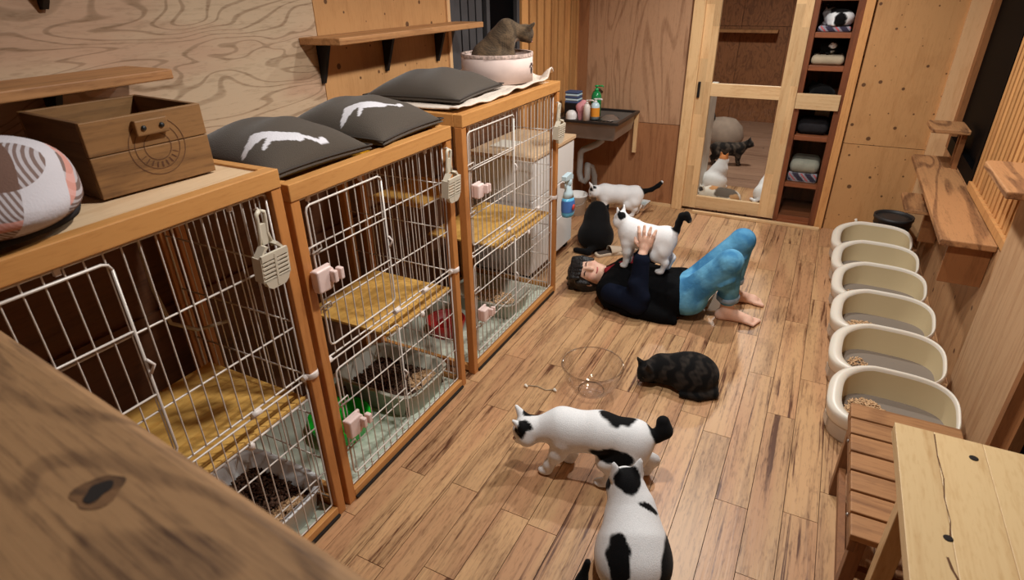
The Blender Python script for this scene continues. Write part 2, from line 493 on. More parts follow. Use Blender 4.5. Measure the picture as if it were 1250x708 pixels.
def cone(p0, p1, r0, r1=None, k=0.02):
    return ('c', np.array(p0, float), np.array(p1, float), r0, r0 if r1 is None else r1, k)
def ell(c, r, ax=None, k=0.02):
    r = (r, r, r) if not hasattr(r, '__len__') else r
    return ('e', np.array(c, float), np.array(r, float), None if ax is None else np.array(ax, float), k)
def chain(pts, rs, k=0.015):
    return [cone(pts[i], pts[i + 1], rs[i], rs[i + 1], k) for i in range(len(pts) - 1)]
def minus(pr):
    return ('-', pr)

def sdf_mesh(name, prims, h):
    lo = np.full(3, 1e9); hi = -lo
    def bounds(q):
        if q[0] == 'c':
            r = max(q[3], q[4])
            return np.minimum(q[1], q[2]) - r, np.maximum(q[1], q[2]) + r
        r = q[2].max()
        if q[3] is None: return q[1] - q[2], q[1] + q[2]
        ext = np.abs(q[3]).T @ q[2]
        return q[1] - ext, q[1] + ext
    for q in prims:
        if q[0] != '-':
            a, b = bounds(q); lo = np.minimum(lo, a); hi = np.maximum(hi, b)
    lo -= 4 * h; hi += 4 * h
    n = np.ceil((hi - lo) / h).astype(int) + 1
    D = np.full(tuple(n), 0.08, np.float32)
    ax = [lo[i] + h * np.arange(n[i]) for i in range(3)]
    for q in prims:
        neg = q[0] == '-'
        if neg: q = q[1]
        k = q[-1]
        a, b = bounds(q)
        mar = k + 4 * h + 0.02
        i0 = np.clip(np.floor((a - mar - lo) / h).astype(int), 0, n - 1)
        i1 = np.clip(np.ceil((b + mar - lo) / h).astype(int) + 1, 1, n)
        if (i1 <= i0).any(): continue
        X, Y, Z = np.meshgrid(ax[0][i0[0]:i1[0]], ax[1][i0[1]:i1[1]], ax[2][i0[2]:i1[2]], indexing='ij')
        if q[0] == 'c':
            p0, p1, r0, r1 = q[1:5]
            d = p1 - p0; L = max(d @ d, 1e-12)
            t = np.clip(((X - p0[0]) * d[0] + (Y - p0[1]) * d[1] + (Z - p0[2]) * d[2]) / L, 0, 1)
            dd = np.sqrt((X - p0[0] - t * d[0]) ** 2 + (Y - p0[1] - t * d[1]) ** 2 + (Z - p0[2] - t * d[2]) ** 2) - (r0 + (r1 - r0) * t)
        else:
            c, r, A = q[1:4]
            x, y, z = X - c[0], Y - c[1], Z - c[2]
            if A is not None:
                x, y, z = A[0][0] * x + A[0][1] * y + A[0][2] * z, A[1][0] * x + A[1][1] * y + A[1][2] * z, A[2][0] * x + A[2][1] * y + A[2][2] * z
            k0 = np.sqrt((x / r[0]) ** 2 + (y / r[1]) ** 2 + (z / r[2]) ** 2)
            k1 = np.sqrt((x / r[0] ** 2) ** 2 + (y / r[1] ** 2) ** 2 + (z / r[2] ** 2) ** 2) + 1e-9
            dd = k0 * (k0 - 1) / k1
        sl = tuple(slice(i0[j], i1[j]) for j in range(3))
        S = D[sl]
        if neg:
            dd = -dd
            hh = np.maximum(k - np.abs(S - dd), 0) / k
            D[sl] = np.maximum(S, dd) + hh * hh * k * 0.25
        else:
            hh = np.maximum(k - np.abs(S - dd), 0) / k
            D[sl] = np.minimum(S, dd) - hh * hh * k * 0.25
    # naive surface nets
    s = D < 0
    cnt = np.zeros(tuple(n - 1), np.int8)
    corners = [(i, j, k) for i in (0, 1) for j in (0, 1) for k in (0, 1)]
    def sub(A, c):
        return A[c[0]:A.shape[0] - 1 + c[0], c[1]:A.shape[1] - 1 + c[1], c[2]:A.shape[2] - 1 + c[2]]
    for c in corners: cnt += sub(s, c)
    act = np.argwhere((cnt > 0) & (cnt < 8))
    idx = np.full(tuple(n - 1), -1, np.int64)
    idx[act[:, 0], act[:, 1], act[:, 2]] = np.arange(len(act))
    pos = np.zeros((len(act), 3)); num = np.zeros(len(act))
    for c in corners:
        for a in range(3):
            if c[a]: continue
            e = list(c); e[a] = 1
            da = D[act[:, 0] + c[0], act[:, 1] + c[1], act[:, 2] + c[2]].astype(float)
            db = D[act[:, 0] + e[0], act[:, 1] + e[1], act[:, 2] + e[2]].astype(float)
            m = (da < 0) != (db < 0)
            t = np.where(m, da / np.where(m, da - db, 1), 0)
            q = np.tile(np.array(c, float), (len(act), 1)); q[:, a] += t
            pos[m] += q[m]; num[m] += 1
    V = lo + (act + pos / num[:, None]) * h
    faces = []
    for a in range(3):
        b, c = (a + 1) % 3, (a + 2) % 3
        sl0 = [slice(None)] * 3; sl1 = [slice(None)] * 3
        sl0[a] = slice(0, -1); sl1[a] = slice(1, None)
        s0, s1 = s[tuple(sl0)], s[tuple(sl1)]
        e = np.argwhere(s0 != s1)
        e = e[(e[:, b] > 0) & (e[:, c] > 0) & (e[:, b] < n[b] - 1) & (e[:, c] < n[c] - 1)]
        fl = s0[e[:, 0], e[:, 1], e[:, 2]]
        def cell(db, dc):
            q = e.copy(); q[:, b] -= db; q[:, c] -= dc
            return idx[q[:, 0], q[:, 1], q[:, 2]]
        quad = np.stack([cell(1, 1), cell(0, 1), cell(0, 0), cell(1, 0)], 1)
        quad[~fl] = quad[~fl][:, ::-1]
        faces.append(quad)
    F = np.concatenate(faces)
    F = F[(F >= 0).all(1)]
    me = bpy.data.meshes.new(name)
    me.vertices.add(len(V)); me.vertices.foreach_set('co', V.astype(np.float32).ravel())
    me.loops.add(F.size); me.loops.foreach_set('vertex_index', F.astype(np.int32).ravel())
    me.polygons.add(len(F)); me.polygons.foreach_set('loop_start', np.arange(0, F.size, 4, dtype=np.int32))
    me.update(calc_edges=True)
    me.shade_smooth()
    return me, V

def paint(me, cols):
    a = me.color_attributes.new('Col', 'FLOAT_COLOR', 'POINT')
    c = np.ones((len(cols), 4), np.float32); c[:, :3] = cols
    a.data.foreach_set('color', c.ravel())

def lin(r, g, b):
    return np.array(srgb(r, g, b)[:3])

def frame(yaw, pitch):
    f = np.array([math.cos(pitch) * math.cos(yaw), math.cos(pitch) * math.sin(yaw), math.sin(pitch)])
    l = np.array([-math.sin(yaw), math.cos(yaw), 0.0])
    return f, l, np.cross(f, l)

# ================================================================== THE SETTING
def planks(parent, x0, x1, y0, y1, w, L, mat, along='Y', top=0.0, th=0.016):
    gap = 0.0024
    a0, a1 = (x0, x1) if along == 'Y' else (y0, y1)
    b0, b1 = (y0, y1) if along == 'Y' else (x0, x1)
    a = a0
    i = 0
    while a < a1 - 0.01:
        ae = min(a + w, a1)
        b = b0 - random.random() * L
        while b < b1:
            s, e = max(b, b0), min(b + L, b1)
            if e - s > 0.02:
                if along == 'Y':
                    bx('plank', a + gap / 2, ae - gap / 2, s + gap / 2, e - gap / 2, top - th, top, mat, parent)
                else:
                    bx('plank', s + gap / 2, e - gap / 2, a + gap / 2, ae - gap / 2, top - th, top, mat, parent)
            b += L
        a = ae
        i += 1

floor = sbx('floor', -2.06, 0.92, -0.95, 5.05, -0.10, -0.012, plain('floor_joint', srgb(70, 42, 24), 0.8))
floor.location = (0, 0, 0)
for v in floor.data.vertices:
    v.co += Vector((-0.57, 2.05, -0.056))
planks(floor, -1.964, 0.80, -0.4, 5.0, 0.118, 0.92, M_floor)

# ---- left wall
wl = sbx('wall_left', -2.08, -1.985, -0.95, 5.1, -0.1, 2.66, M_darkwall)
wl.location = (0, 0, 0)
for v in wl.data.vertices:
    v.co += Vector((-2.0325, 2.075, 1.28))
bx('plywood_panel', -1.985, -1.965, -0.5, 2.018, 1.22, 2.64, M_ply, wl)
bx('plywood_panel', -1.985, -1.965, 2.022, 3.02, 1.22, 2.64, M_plyknot, wl)
bx('lower_board', -1.985, -1.97, -0.5, 3.02, 0.74, 1.215, M_darkwall, wl)  # lower boards darker than the ply: shade inside the cages put into their colour
bx('lower_board', -1.985, -1.97, -0.5, 3.02, 0.0, 0.70, M_darkwall, wl)
bx('ledge_batten', -1.985, -1.955, -0.5, 3.02, 0.695, 0.745, M_darkwall, wl)
bx('edge_trim', -1.985, -1.955, 3.02, 3.05, 0.0, 2.64, M_corner, wl)
y = 3.93
while y < 4.96:
    bx('slat', -1.985, -1.945, y, y + 0.096, 0.0, 2.64, M_slat, wl, bevel=0.003)
    y += 0.128
# dark window in the left wall
w1 = tag(thing('window_1', None, None, (-1.985, 3.48, 1.85)), None, kind='structure')
bx('pane', -0.004, 0.004, -0.40, 0.40, -0.70, 0.75, M_glassdark, w1)
for a, b in ((-0.43, -0.39), (0.39, 0.43), (-0.02, 0.02)):
    bx('window_frame', -0.004, 0.03, a, b, -0.75, 0.79, M_curtain, w1)
bx('window_sill', -0.004, 0.05, -0.43, 0.43, -0.77, -0.70, M_curtain, w1)
for k in range(4):
    bx('blind_strip', 0.006, 0.012, -0.37 + k * 0.085, -0.30 + k * 0.085, -0.70, 0.75, M_curtain, w1)

# ---- back wall (door wall)
wb = sbx('wall_back', -2.08, -1.02, 5.02, 5.09, -0.1, 2.66, M_plybrown2)
bw = wb
def wpanel(name, x0, x1, y0, y1, z0, z1, mat, parent, bevel=0.0):
    o = bx(name, x0, x1, y0, y1, z0, z1, mat, parent, bevel)
    o.location = Vector(o.location) - Vector(parent.location)
    return o
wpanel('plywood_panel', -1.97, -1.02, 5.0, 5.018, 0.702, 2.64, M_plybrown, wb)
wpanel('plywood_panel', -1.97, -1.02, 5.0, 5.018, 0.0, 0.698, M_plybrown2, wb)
wpanel('corner_batten', -1.97, -1.86, 4.985, 5.0, 0.0, 2.64, M_plybrown2, wb)
wb2 = sbx('wall_back_right', 0.13, 0.92, 5.02, 5.09, -0.1, 2.66, M_plyright)
wpanel('plywood_panel', 0.175, 0.69, 5.0, 5.018, 0.672, 2.64, M_plyknot, wb2)
wpanel('plywood_panel', 0.175, 0.69, 5.0, 5.018, 0.0, 0.668, M_plyknot, wb2)
wpanel('corner_post', 0.69, 0.80, 4.97, 5.0, 0.0, 2.64, M_corner, wb2)
wb3 = sbx('wall_back_lintel', -1.02, 0.13, 5.0, 5.09, 2.06, 2.66, M_plybrown)

# ---- right wall
wr = sbx('wall_right', 0.84, 0.92, -0.95, 5.1, -0.1, 2.66, M_redgap)
wpanel('plywood_panel', 0.80, 0.84, 2.93, 4.97, 0.0, 0.715, M_plyright, wr)
wpanel('plywood_panel', 0.775, 0.84, 2.24, 2.93, 0.0, 1.035, M_plylight, wr)
wpanel('edge_trim', 0.765, 0.84, 2.20, 2.24, 0.0, 2.64, M_framebrown, wr)
wpanel('plywood_panel', 0.80, 0.84, -0.9, 0.85, 0.0, 2.64, M_plyright, wr)
wpanel('header_board', 0.80, 0.84, 0.85, 2.2, 2.1, 2.64, M_plyright, wr)
wpanel('sill_strip', 0.785, 0.84, 2.93, 3.93, 0.715, 0.755, M_slat, wr)
y = 2.26
while y < 3.9:
    wpanel('slat', 0.80, 0.84, y, y + 0.046, 0.755 if y > 2.92 else 1.035, 2.64, M_slat, wr, bevel=0.002)
    y += 0.074
w2 = tag(thing('window_2', None, None, (0.84, 4.44, 1.5)), None, kind='structure')
bx('pane', -0.012, -0.004, -0.45, 0.45, -0.70, 1.1, M_glassdark, w2)
bx('window_frame', -0.045, 0.0, 0.44, 0.53, -0.785, 1.14, M_framebrown, w2)
bx('window_frame', -0.045, 0.0, -0.51, -0.45, -0.785, 1.14, M_glassdark, w2)
bx('window_sill', -0.045, 0.0, -0.45, 0.44, -0.785, -0.70, M_glassdark, w2)
w3 = tag(thing('window_3', None, None, (0.84, 1.52, 1.05)), None, kind='structure')
bx('pane', -0.012, -0.004, -0.62, 0.62, -1.0, 1.0, M_glassdark, w3)
for a, b in ((-0.67, -0.62), (0.62, 0.68)):
    bx('window_frame', -0.045, 0.0, a, b, -1.05, 1.05, M_framebrown, w3)
bx('window_frame', -0.045, 0.0, -0.62, 0.62, -1.05, -1.0, M_framebrown, w3)

# ---- front wall (behind the camera) and ceiling
sbx('wall_front', -2.08, 0.92, -1.0, -0.95, -0.1, 2.66, M_plybrown)
sbx('ceiling', -2.08, 0.92, -1.0, 5.1, 2.66, 2.72, M_ceil)

# ---- door opening, sliding glass door, threshold
sbx('trim_1', -1.02, -0.935, 4.955, 5.09, 0.0, 2.06, M_door, bevel=0.003)
d1 = tag(thing('door_1', None, None, (-0.57, 5.02, 0.0)), None, kind='structure')
for a, b in ((-0.365, -0.255), (0.25, 0.365)):
    mid = a + (b - a) * 0.55
    for u0, u1, cuts in ((a, mid, (0.02, 0.38, 0.80, 1.22, 1.60, 2.05)), (mid, b, (0.02, 0.22, 0.62, 1.05, 1.45, 2.05))):
        for z0, z1 in zip(cuts[:-1], cuts[1:]):
            bx('stile_block', u0, u1, -0.02, 0.02, z0, z1, M_door, d1)
bx('rail', -0.255, 0.25, -0.018, 0.018, 0.02, 0.125, M_doorx, d1, 0.002)
bx('rail', -0.255, 0.25, -0.018, 0.018, 0.945, 1.04, M_doorx, d1, 0.002)
bx('rail', -0.255, 0.25, -0.018, 0.018, 1.93, 2.05, M_doorx, d1, 0.002)
bx('pane', -0.255, 0.25, -0.003, 0.003, 0.125, 0.945, M_glass, d1)
bx('pane', -0.255, 0.25, -0.003, 0.003, 1.04, 1.93, M_glass, d1)
tag(bx('door_pull', -0.355, -0.335, -0.035, -0.02, 0.93, 1.05, M_black, d1, 0.003), 'black door pull')
sbx('trim_2', -0.83, 0.15, 4.905, 4.94, 0.0, 0.022, M_doorx, bevel=0.003)
sbx('baseboard_back', -1.27, -1.02, 4.975, 5.0, 0.0, 0.022, M_doorx)

# ---- rear room seen through the door
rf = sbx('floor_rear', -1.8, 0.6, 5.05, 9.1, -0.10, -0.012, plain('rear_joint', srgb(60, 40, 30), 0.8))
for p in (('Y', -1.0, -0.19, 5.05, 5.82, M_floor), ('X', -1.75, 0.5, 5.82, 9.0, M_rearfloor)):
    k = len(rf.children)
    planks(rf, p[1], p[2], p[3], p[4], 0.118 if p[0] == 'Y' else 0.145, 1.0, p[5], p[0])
for o in rf.children:
    o.location = Vector(o.location) - Vector(rf.location)
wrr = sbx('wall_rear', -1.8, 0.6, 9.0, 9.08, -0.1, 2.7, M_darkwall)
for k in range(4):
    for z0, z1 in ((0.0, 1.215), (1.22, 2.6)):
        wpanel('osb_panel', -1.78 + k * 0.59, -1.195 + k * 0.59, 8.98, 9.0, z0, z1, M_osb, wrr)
sbx('wall_rear_left', -1.85, -1.78, 5.1, 9.05, -0.1, 2.7, M_osb)
sbx('wall_rear_right', 0.55, 0.62, 5.1, 9.05, -0.1, 2.7, M_osb)
sbx('ceiling_rear', -1.85, 0.62, 5.1, 9.08, 2.66, 2.72, M_ceil)
sbx('trim_3', -0.935, -0.885, 5.06, 5.75, 0.0, 0.95, M_marble)
sh = bx('rear_wall_shelf', -1.50, -0.72, 8.78, 8.978, 1.15, 1.185, M_shelf)
tag(sh, 'pale narrow shelf board high up in the room behind the glass door', 'shelf')

# ---- cubby shelves between door and plywood
cb = thing('cubby_shelf', 'tall dark brown wooden cubby shelf tower right of the glass door', 'shelf', (-0.04, 5.0, 0))
for a, b in ((-0.16, -0.125), (0.105, 0.15)):
    bx('post', a, b, -0.03, 0.45, 0.0, 2.06, M_cubby, cb, 0.002)
bx('outer_post', 0.15, 0.205, -0.035, 0.06, 0.0, 2.06, M_slat, cb, 0.002)
for z in (1.385, 1.165, 0.665, 0.30, 0.03, 1.62, 1.85):
    bx('shelf_board', -0.125, 0.105, -0.01, 0.44, z, z + 0.035, M_cubbyx, cb, 0.002)
bx('shelf_board', -0.125, 0.105, 0.0, 0.44, 0.90, 0.94, M_cubbyx, cb)
bx('rail', -0.16, 0.13, -0.05, -0.02, 0.90, 1.01, M_doorx, cb, 0.003)
bx('rail', -0.125, 0.105, -0.03, 0.0, 0.0, 0.03, M_cubbyx, cb)
bx('back_panel', -0.125, 0.105, 0.44, 0.455, 0.0, 2.06, M_cubby, cb)
bx('pane', -0.125, 0.105, -0.016, -0.012, 0.065, 0.30, M_glass, cb)
bx('pane', -0.125, 0.105, -0.016, -0.012, 0.335, 0.665, M_glass, cb)

# ================================================================== CAGES
XF, XB = -1.307, -1.925         # front and back plane of the cage row
wire_me = MB().tube([(0, 0, 0), (0, 0, 1)], 0.0021, 6, cap=False).mesh('wire')
wire_me.materials.append(M_wire)
def wire(parent, p, length):
    o = bpy.data.objects.new('wire', wire_me)
    COL.objects.link(o)
    o.parent = parent
    o.location = p
    o.scale = (1, 1, length)
    return o

def rect_path(plane, c, a0, a1, z0, z1, r=0.02):
    pts = []
    for (a, z, s) in ((a1 - r, z1 - r, 0), (a0 + r, z1 - r, 90), (a0 + r, z0 + r, 180), (a1 - r, z0 + r, 270)):
        for t in (0, 45, 90):
            q = R(s + t)
            pts.append((a + r * math.cos(q), z + r * math.sin(q)))
    pts.append(pts[0])
    return [(c, a, z) if plane == 'X' else (a, c, z) for a, z in pts]

def grille(cage, name, plane, c, a0, a1, z0, z1, rods, step, door=None):
    """rounded wire frame + cross rods as one part, every upright wire a sub-part"""
    mb = MB().tube(rect_path(plane, c, a0, a1, z0, z1, 0.008), 0.0034, 6)
    P = (lambda a, z: (c, a, z)) if plane == 'X' else (lambda a, z: (a, c, z))
    for z in rods:
        mb.tube([P(a0, z), P(a1, z)], 0.0028, 6)
    g = mb.build(name, M_wire, cage)
    n = max(2, int(round((a1 - a0) / step)))
    for i in range(1, n):
        a = a0 + (a1 - a0) * i / n
        p = P(a, z0)
        wire(g, (p[0] + (0.003 if plane == 'X' else 0), p[1] + (0.003 if plane == 'Y' else 0), p[2]), z1 - z0)
    if door:
        d0, d1, e0, e1 = door
        off = 0.007
        pth = [(c + off, a, z) for _, a, z in rect_path('X', c, d0, d1, e0, e1, 0.018)]
        db = MB().tube(pth, 0.0036, 6)
        for z in (e0 + (e1 - e0) * 0.35, e0 + (e1 - e0) * 0.68):
            db.tube([(c + off, d0, z), (c + off, d1, z)], 0.0028, 6)
        dd = db.build('wire_door', M_wire, cage)
        for z in (e0 + (e1 - e0) * 0.30, e0 + (e1 - e0) * 0.72):
            MB().tube([(c + 0.012, d0 - 0.02, z - 0.01), (c + 0.016, d0 - 0.022, z + 0.012), (c + 0.016, d0 + 0.025, z + 0.014), (c + 0.016, d0 + 0.028, z - 0.004), (c + 0.012, d0 - 0.01, z - 0.012)], 0.003, 6).build('latch_loop', M_wire, dd)
        MB().tube([(c + 0.012, d1, (e0 + e1) / 2 - 0.02), (c + 0.016, d1 + 0.012, (e0 + e1) / 2), (c + 0.012, d1, (e0 + e1) / 2 + 0.02)], 0.004, 6).build('hinge_clip', M_clip, dd)
    return g

def make_cage(label, y0, y1, h, top):
    t = thing('pet_cage', label, 'cage', ((XF + XB) / 2, (y0 + y1) / 2, 0), 0, 'wood-framed wire pet cages along the left wall')
    hx = (XF - XB) / 2; hy = (y1 - y0) / 2
    w = 0.036
    for sx in (1, -1):
        for sy in (1, -1):
            x = sx * (hx - w / 2); yy = sy * (hy - w / 2)
            bx('post', x - w / 2, x + w / 2, yy - w / 2, yy + w / 2, 0.0, h - 0.052, M_cagev, t, 0.003)
    bx('front_rail', hx - 0.038, hx + 0.004, -hy, hy, h - 0.052, h, M_cage, t, 0.003)
    bx('back_rail', -hx, -hx + 0.03, -hy, hy, h - 0.052, h, M_cage, t, 0.003)
    for sy in (1, -1):
        yy = sy * (hy - 0.016)
        bx('side_rail', -hx + 0.03, hx - 0.038, yy - 0.016, yy + 0.016, h - 0.052, h, M_cage, t, 0.003)
    bx('base_rail', hx - 0.03, hx, -hy + w, hy - w, 0.014, 0.046, M_cage, t, 0.002)
    bx('base_track', hx - 0.006, hx + 0.008, -hy + w, hy - w, 0.006, 0.014, M_black, t)
    for sy in (1, -1):
        yy = sy * (hy - 0.012)
        bx('base_rail', -hx + w, hx - w, yy - 0.011, yy + 0.011, 0.014, 0.046, M_cage, t, 0.002)
    bx('floor_tray', -hx + 0.02, hx - 0.032, -hy + 0.03, hy - 0.03, 0.016, 0.026, M_mat, t)
    # top board, inner shelf and its support strip
    bx('top_board', -hx + 0.03, hx - 0.038, -hy + 0.032, hy - 0.032, h - top[0] - 0.012, h - top[0], top[1], t)
    # grilles
    g0, g1 = -hy + w + 0.006, hy - w - 0.006
    xg = hx - 0.02
    zm = 0.62
    dm = g0 + 0.02 + (g1 - g0) * 0.46
    grille(t, 'upper_front_grille', 'X', xg, g0, g1, zm + 0.02, h - 0.062, (zm + 0.2, zm + 0.42), 0.040, (g0 + 0.02, dm, zm + 0.06, h - 0.085))
    grille(t, 'lower_front_grille', 'X', xg, g0, g1, 0.055, zm, (0.22, 0.42), 0.040, (g0 + 0.02, dm, 0.10, zm - 0.04))
    grille(t, 'side_grille', 'Y', hy - 0.018, -hx + 0.04, hx - 0.045, 0.055, h - 0.06, (0.25, 0.45, 0.62, 0.82, 1.02), 0.042)
    for yy in (g0 - 0.004, g0 + 0.38, g1 - 0.2, g1 + 0.004):
        mb = MB().tube([(xg + 0.004, yy - 0.016, zm + 0.012), (xg + 0.004, yy + 0.016, zm + 0.012)], 0.011, 10)
        mb.build('joint_clip', M_clip, t)
    mb = MB().lathe([(0.024, -0.011), (0.026, -0.008), (0.026, 0.008), (0.024, 0.011)], 16, (hx - 0.018, hy - 0.018, zm + 0.012), sx=1, sy=1)
    mb.build('post_clip', M_clip, t)
    for yy in (g0 + 0.04, dm - 0.1, g1 - 0.12):
        bx('rail_clip', xg - 0.002, xg + 0.008, yy - 0.006, yy + 0.006, h - 0.074, h - 0.058, M_clip, t)
    return t

def cage_shelf(t, y0, y1, x0, x1, z):
    ty = t.location.y; tx = t.location.x
    s = bx('shelf_board', x0 - tx, x1 - tx, y0 - ty, y1 - ty, z - 0.012, z, M_inshelf, t, 0.002)
    MB().tube([(x1 - tx + 0.006, y0 - ty, z - 0.012), (x1 - tx + 0.006, y1 - ty, z - 0.012)], 0.004, 6).build('shelf_wire', M_wire, t)
    MB().lathe([(0.0, -0.02), (0.011, -0.014), (0.012, 0.0), (0.008, 0.008), (0.0, 0.01)], 12, (x1 - tx + 0.004, (y0 + y1) / 2 - ty, z - 0.018)).build('shelf_knob', M_clip, t)

C1 = make_cage('nearest wooden pet cage with the crate and plaid bed on top', 0.175, 1.113, 1.312, (0.006, M_cagetop))
C2 = make_cage('middle wooden pet cage under two dog print cushions', 1.135, 1.99, 1.258, (0.014, M_yellow))
C3 = make_cage('farthest wooden pet cage with blanket and round drum on top', 2.073, 3.096, 1.284, (0.004, M_cagetop))
cage_shelf(C1, 0.60, 1.065, -1.80, -1.335, 0.555)
cage_shelf(C2, 1.50, 1.945, -1.76, -1.335, 0.552)
cage_shelf(C3, 2.45, 3.04, -1.80, -1.335, 0.548)
cage_shelf(C3, 2.12, 2.52, -1.90, -1.60, 0.84)

# ---- trays, bowls in the cages
def pellets(name, parent, n, x0, x1, y0, y1, z, mat, L=0.012, r=0.0028, pile=0.0, round_=True):
    mb = MB()
    cx, cy = (x0 + x1) / 2, (y0 + y1) / 2
    for i in range(n):
        for _ in range(20):
            x = random.uniform(x0, x1); y = random.uniform(y0, y1)
            u = ((x - cx) / (x1 - x0) * 2) ** 2 + ((y - cy) / (y1 - y0) * 2) ** 2
            if not round_ or u < 1: break
        zz = z + pile * max(0, 1 - u) * random.uniform(0.6, 1.0) + random.uniform(0, 0.004)
        a = random.uniform(0, 6.28); e = random.uniform(-0.5, 0.5)
        d = Vector((math.cos(a) * math.cos(e), math.sin(a) * math.cos(e), math.sin(e))) * L / 2
        p = Vector((x, y, zz + r))
        mb.tube([p - d, p + d], r, 4)
    o = mb.build(name, mat, parent)
    return tag(o, None, kind='stuff')

def tray(label, loc, rot, lx, ly, h, mat, light_patch, dark=True):
    t = thing('litter_tray', label, 'litter tray', loc, rot, 'open litter trays inside the cages')
    def ring(sx, sy, z, n=40, p=5):
        out = []
        for i in range(n):
            a = 2 * math.pi * i / n
            c, s = math.cos(a), math.sin(a)
            out.append((sx * math.copysign(abs(c) ** (2 / p), c), sy * math.copysign(abs(s) ** (2 / p), s), z))
        return out
    rings = [ring(lx * 0.92, ly * 0.92, 0), ring(lx, ly, h), ring(lx + 0.014, ly + 0.014, h + 0.004), ring(lx + 0.012, ly + 0.012, h + 0.010), ring(lx - 0.008, ly - 0.008, h + 0.006), ring(lx * 0.88, ly * 0.88, 0.012)]
    vs = [p for r_ in rings for p in r_]; n = 40
    fs = [(i * n + j, i * n + (j + 1) % n, (i + 1) * n + (j + 1) % n, (i + 1) * n + j) for i in range(5) for j in range(n)]
    fs += [tuple(reversed(range(n))), tuple(5 * n + j for j in range(n))]
    MB().add(vs, fs, True).build('tray_shell', mat, t)
    if dark:
        bx('litter_bed', -lx * 0.85, lx * 0.85, -ly * 0.85, ly * 0.85, 0.012, h * 0.42, M_pelletdark, t)
        pellets('litter_pellets', t, 900, -lx * 0.85, lx * 0.85, -ly * 0.85, ly * 0.85, h * 0.42, M_pelletdark, 0.016, 0.0045, 0.012, False)
    a = light_patch
    pellets('light_pellets', t, 260, *a, h * 0.42 + 0.006, M_pellet, 0.016, 0.0042, 0.012, True)
    return t
tray('white litter tray of dark pellets in the nearest cage', (-1.555, 0.92, 0.027), 0.0, 0.20, 0.17, 0.115, M_trayw, (0.08, 0.17, -0.12, 0.12))
tray('grey litter tray of dark pellets below the middle cage shelf', (-1.57, 1.765, 0.027), 0.0, 0.215, 0.165, 0.115, M_trayg, (0.06, 0.19, -0.02, 0.14))
tray('grey green litter tray on the farthest cage floor', (-1.56, 2.72, 0.027), 0.0, 0.20, 0.15, 0.09, M_trayg, (-0.14, 0.14, -0.1, 0.1), False)
def bowl(name, label, loc, r, h, mat):
    t = thing(name, label, 'bowl', loc)
    MB().lathe([(0.0, 0.0), (r * 0.8, 0.0), (r, h), (r * 0.96, h + 0.006), (r * 0.88, h), (r * 0.7, 0.012), (0.0, 0.010)], 32).build('bowl_body', mat, t)
    MB().lathe([(r * 0.45, 0.006), (r * 0.5, h * 0.7), (r * 0.42, h * 0.8), (0.0, h * 0.82)], 24).build('inner_cup', mat, t)
    return t
bowl('feeding_bowl', 'round green plastic bowl on the middle cage floor', (-1.60, 1.425, 0.027), 0.135, 0.085, M_green)
bowl('feeding_bowl', 'round red plastic bowl low at the back of the farthest cage', (-1.64, 2.33, 0.027), 0.11, 0.08, M_red)

# ---- litter scoops, bowl clips and spray bottle hanging on the cage fronts
def scoop(label, y, ztop, s=1.0, face=0.0, tilt=0.08):
    t = thing('litter_scoop', label, 'scoop', (XF + 0.024, y, ztop), face, 'slotted litter scoops hung on the cages')
    t.rotation_euler = (0, tilt, face)
    h = MB().tube([(0, 0, 0.006), (0.004, 0.013 * s, 0.0), (0.004, 0.013 * s, -0.014), (0.004, 0.012 * s, -0.06 * s), (0.008, 0.022 * s, -0.10 * s)], 0.006 * s, 8)
    h.tube([(0, 0, 0.006), (0.004, -0.013 * s, 0.0), (0.004, -0.013 * s, -0.014), (0.004, -0.012 * s, -0.06 * s), (0.008, -0.022 * s, -0.10 * s)], 0.006 * s, 8)
    h.box(-0.002, 0.008, -0.010 * s, 0.010 * s, -0.09 * s, -0.03 * s)
    h.build('handle', M_scoop, t)
    b = MB()
    z0, z1 = -0.10 * s, -0.205 * s
    hw = 0.045 * s
    for q in (-1, 1):                                   # side walls and shoulders
        b.box(0.0, 0.034 * s, q * hw - 0.003, q * hw + 0.003, z1 + 0.02 * s, z0 - 0.012 * s)
        b.prism([(q * hw, z0 - 0.012 * s), (q * (hw - 0.006 * s), z0 - 0.012 * s), (q * 0.012 * s, z0 + 0.012 * s), (q * 0.022 * s, z0 + 0.016 * s)], 'X', 0.004, 0.030 * s)
    b.box(0.028 * s, 0.036 * s, -hw, hw, z0 - 0.022 * s, z0 - 0.004 * s)
    b.prism([(-hw, z1 + 0.026 * s), (hw, z1 + 0.026 * s), (hw * 0.8, z1 + 0.004 * s), (hw * 0.5, z1 - 0.006 * s), (-hw * 0.5, z1 - 0.006 * s), (-hw * 0.8, z1 + 0.004 * s)], 'X', 0.020 * s, 0.036 * s)
    for k in range(5):                                  # bars between the slots
        z = z0 - 0.030 * s - k * 0.0125 * s
        b.box(0.029 * s, 0.036 * s, -hw, hw, z - 0.003 * s, z + 0.003 * s)
    b.box(0.030 * s, 0.037 * s, -0.0035 * s, 0.0035 * s, z1, z0 - 0.01 * s)
    b.build('slotted_basket', M_scoop, t)
    MB().tube([(-0.018, 0, 0.004), (-0.004, 0, 0.012), (0.004, 0, 0.004), (0.0, 0, -0.004)], 0.0028, 6).build('hook', M_wire, t)
    return t
scoop('ivory slotted scoop hanging on the nearest cage', 1.005, 1.222)
scoop('ivory slotted scoop hanging on the middle cage', 1.925, 1.175, 0.97)
scoop('ivory slotted scoop hanging on the farthest cage', 3.03, 1.172, 0.97)

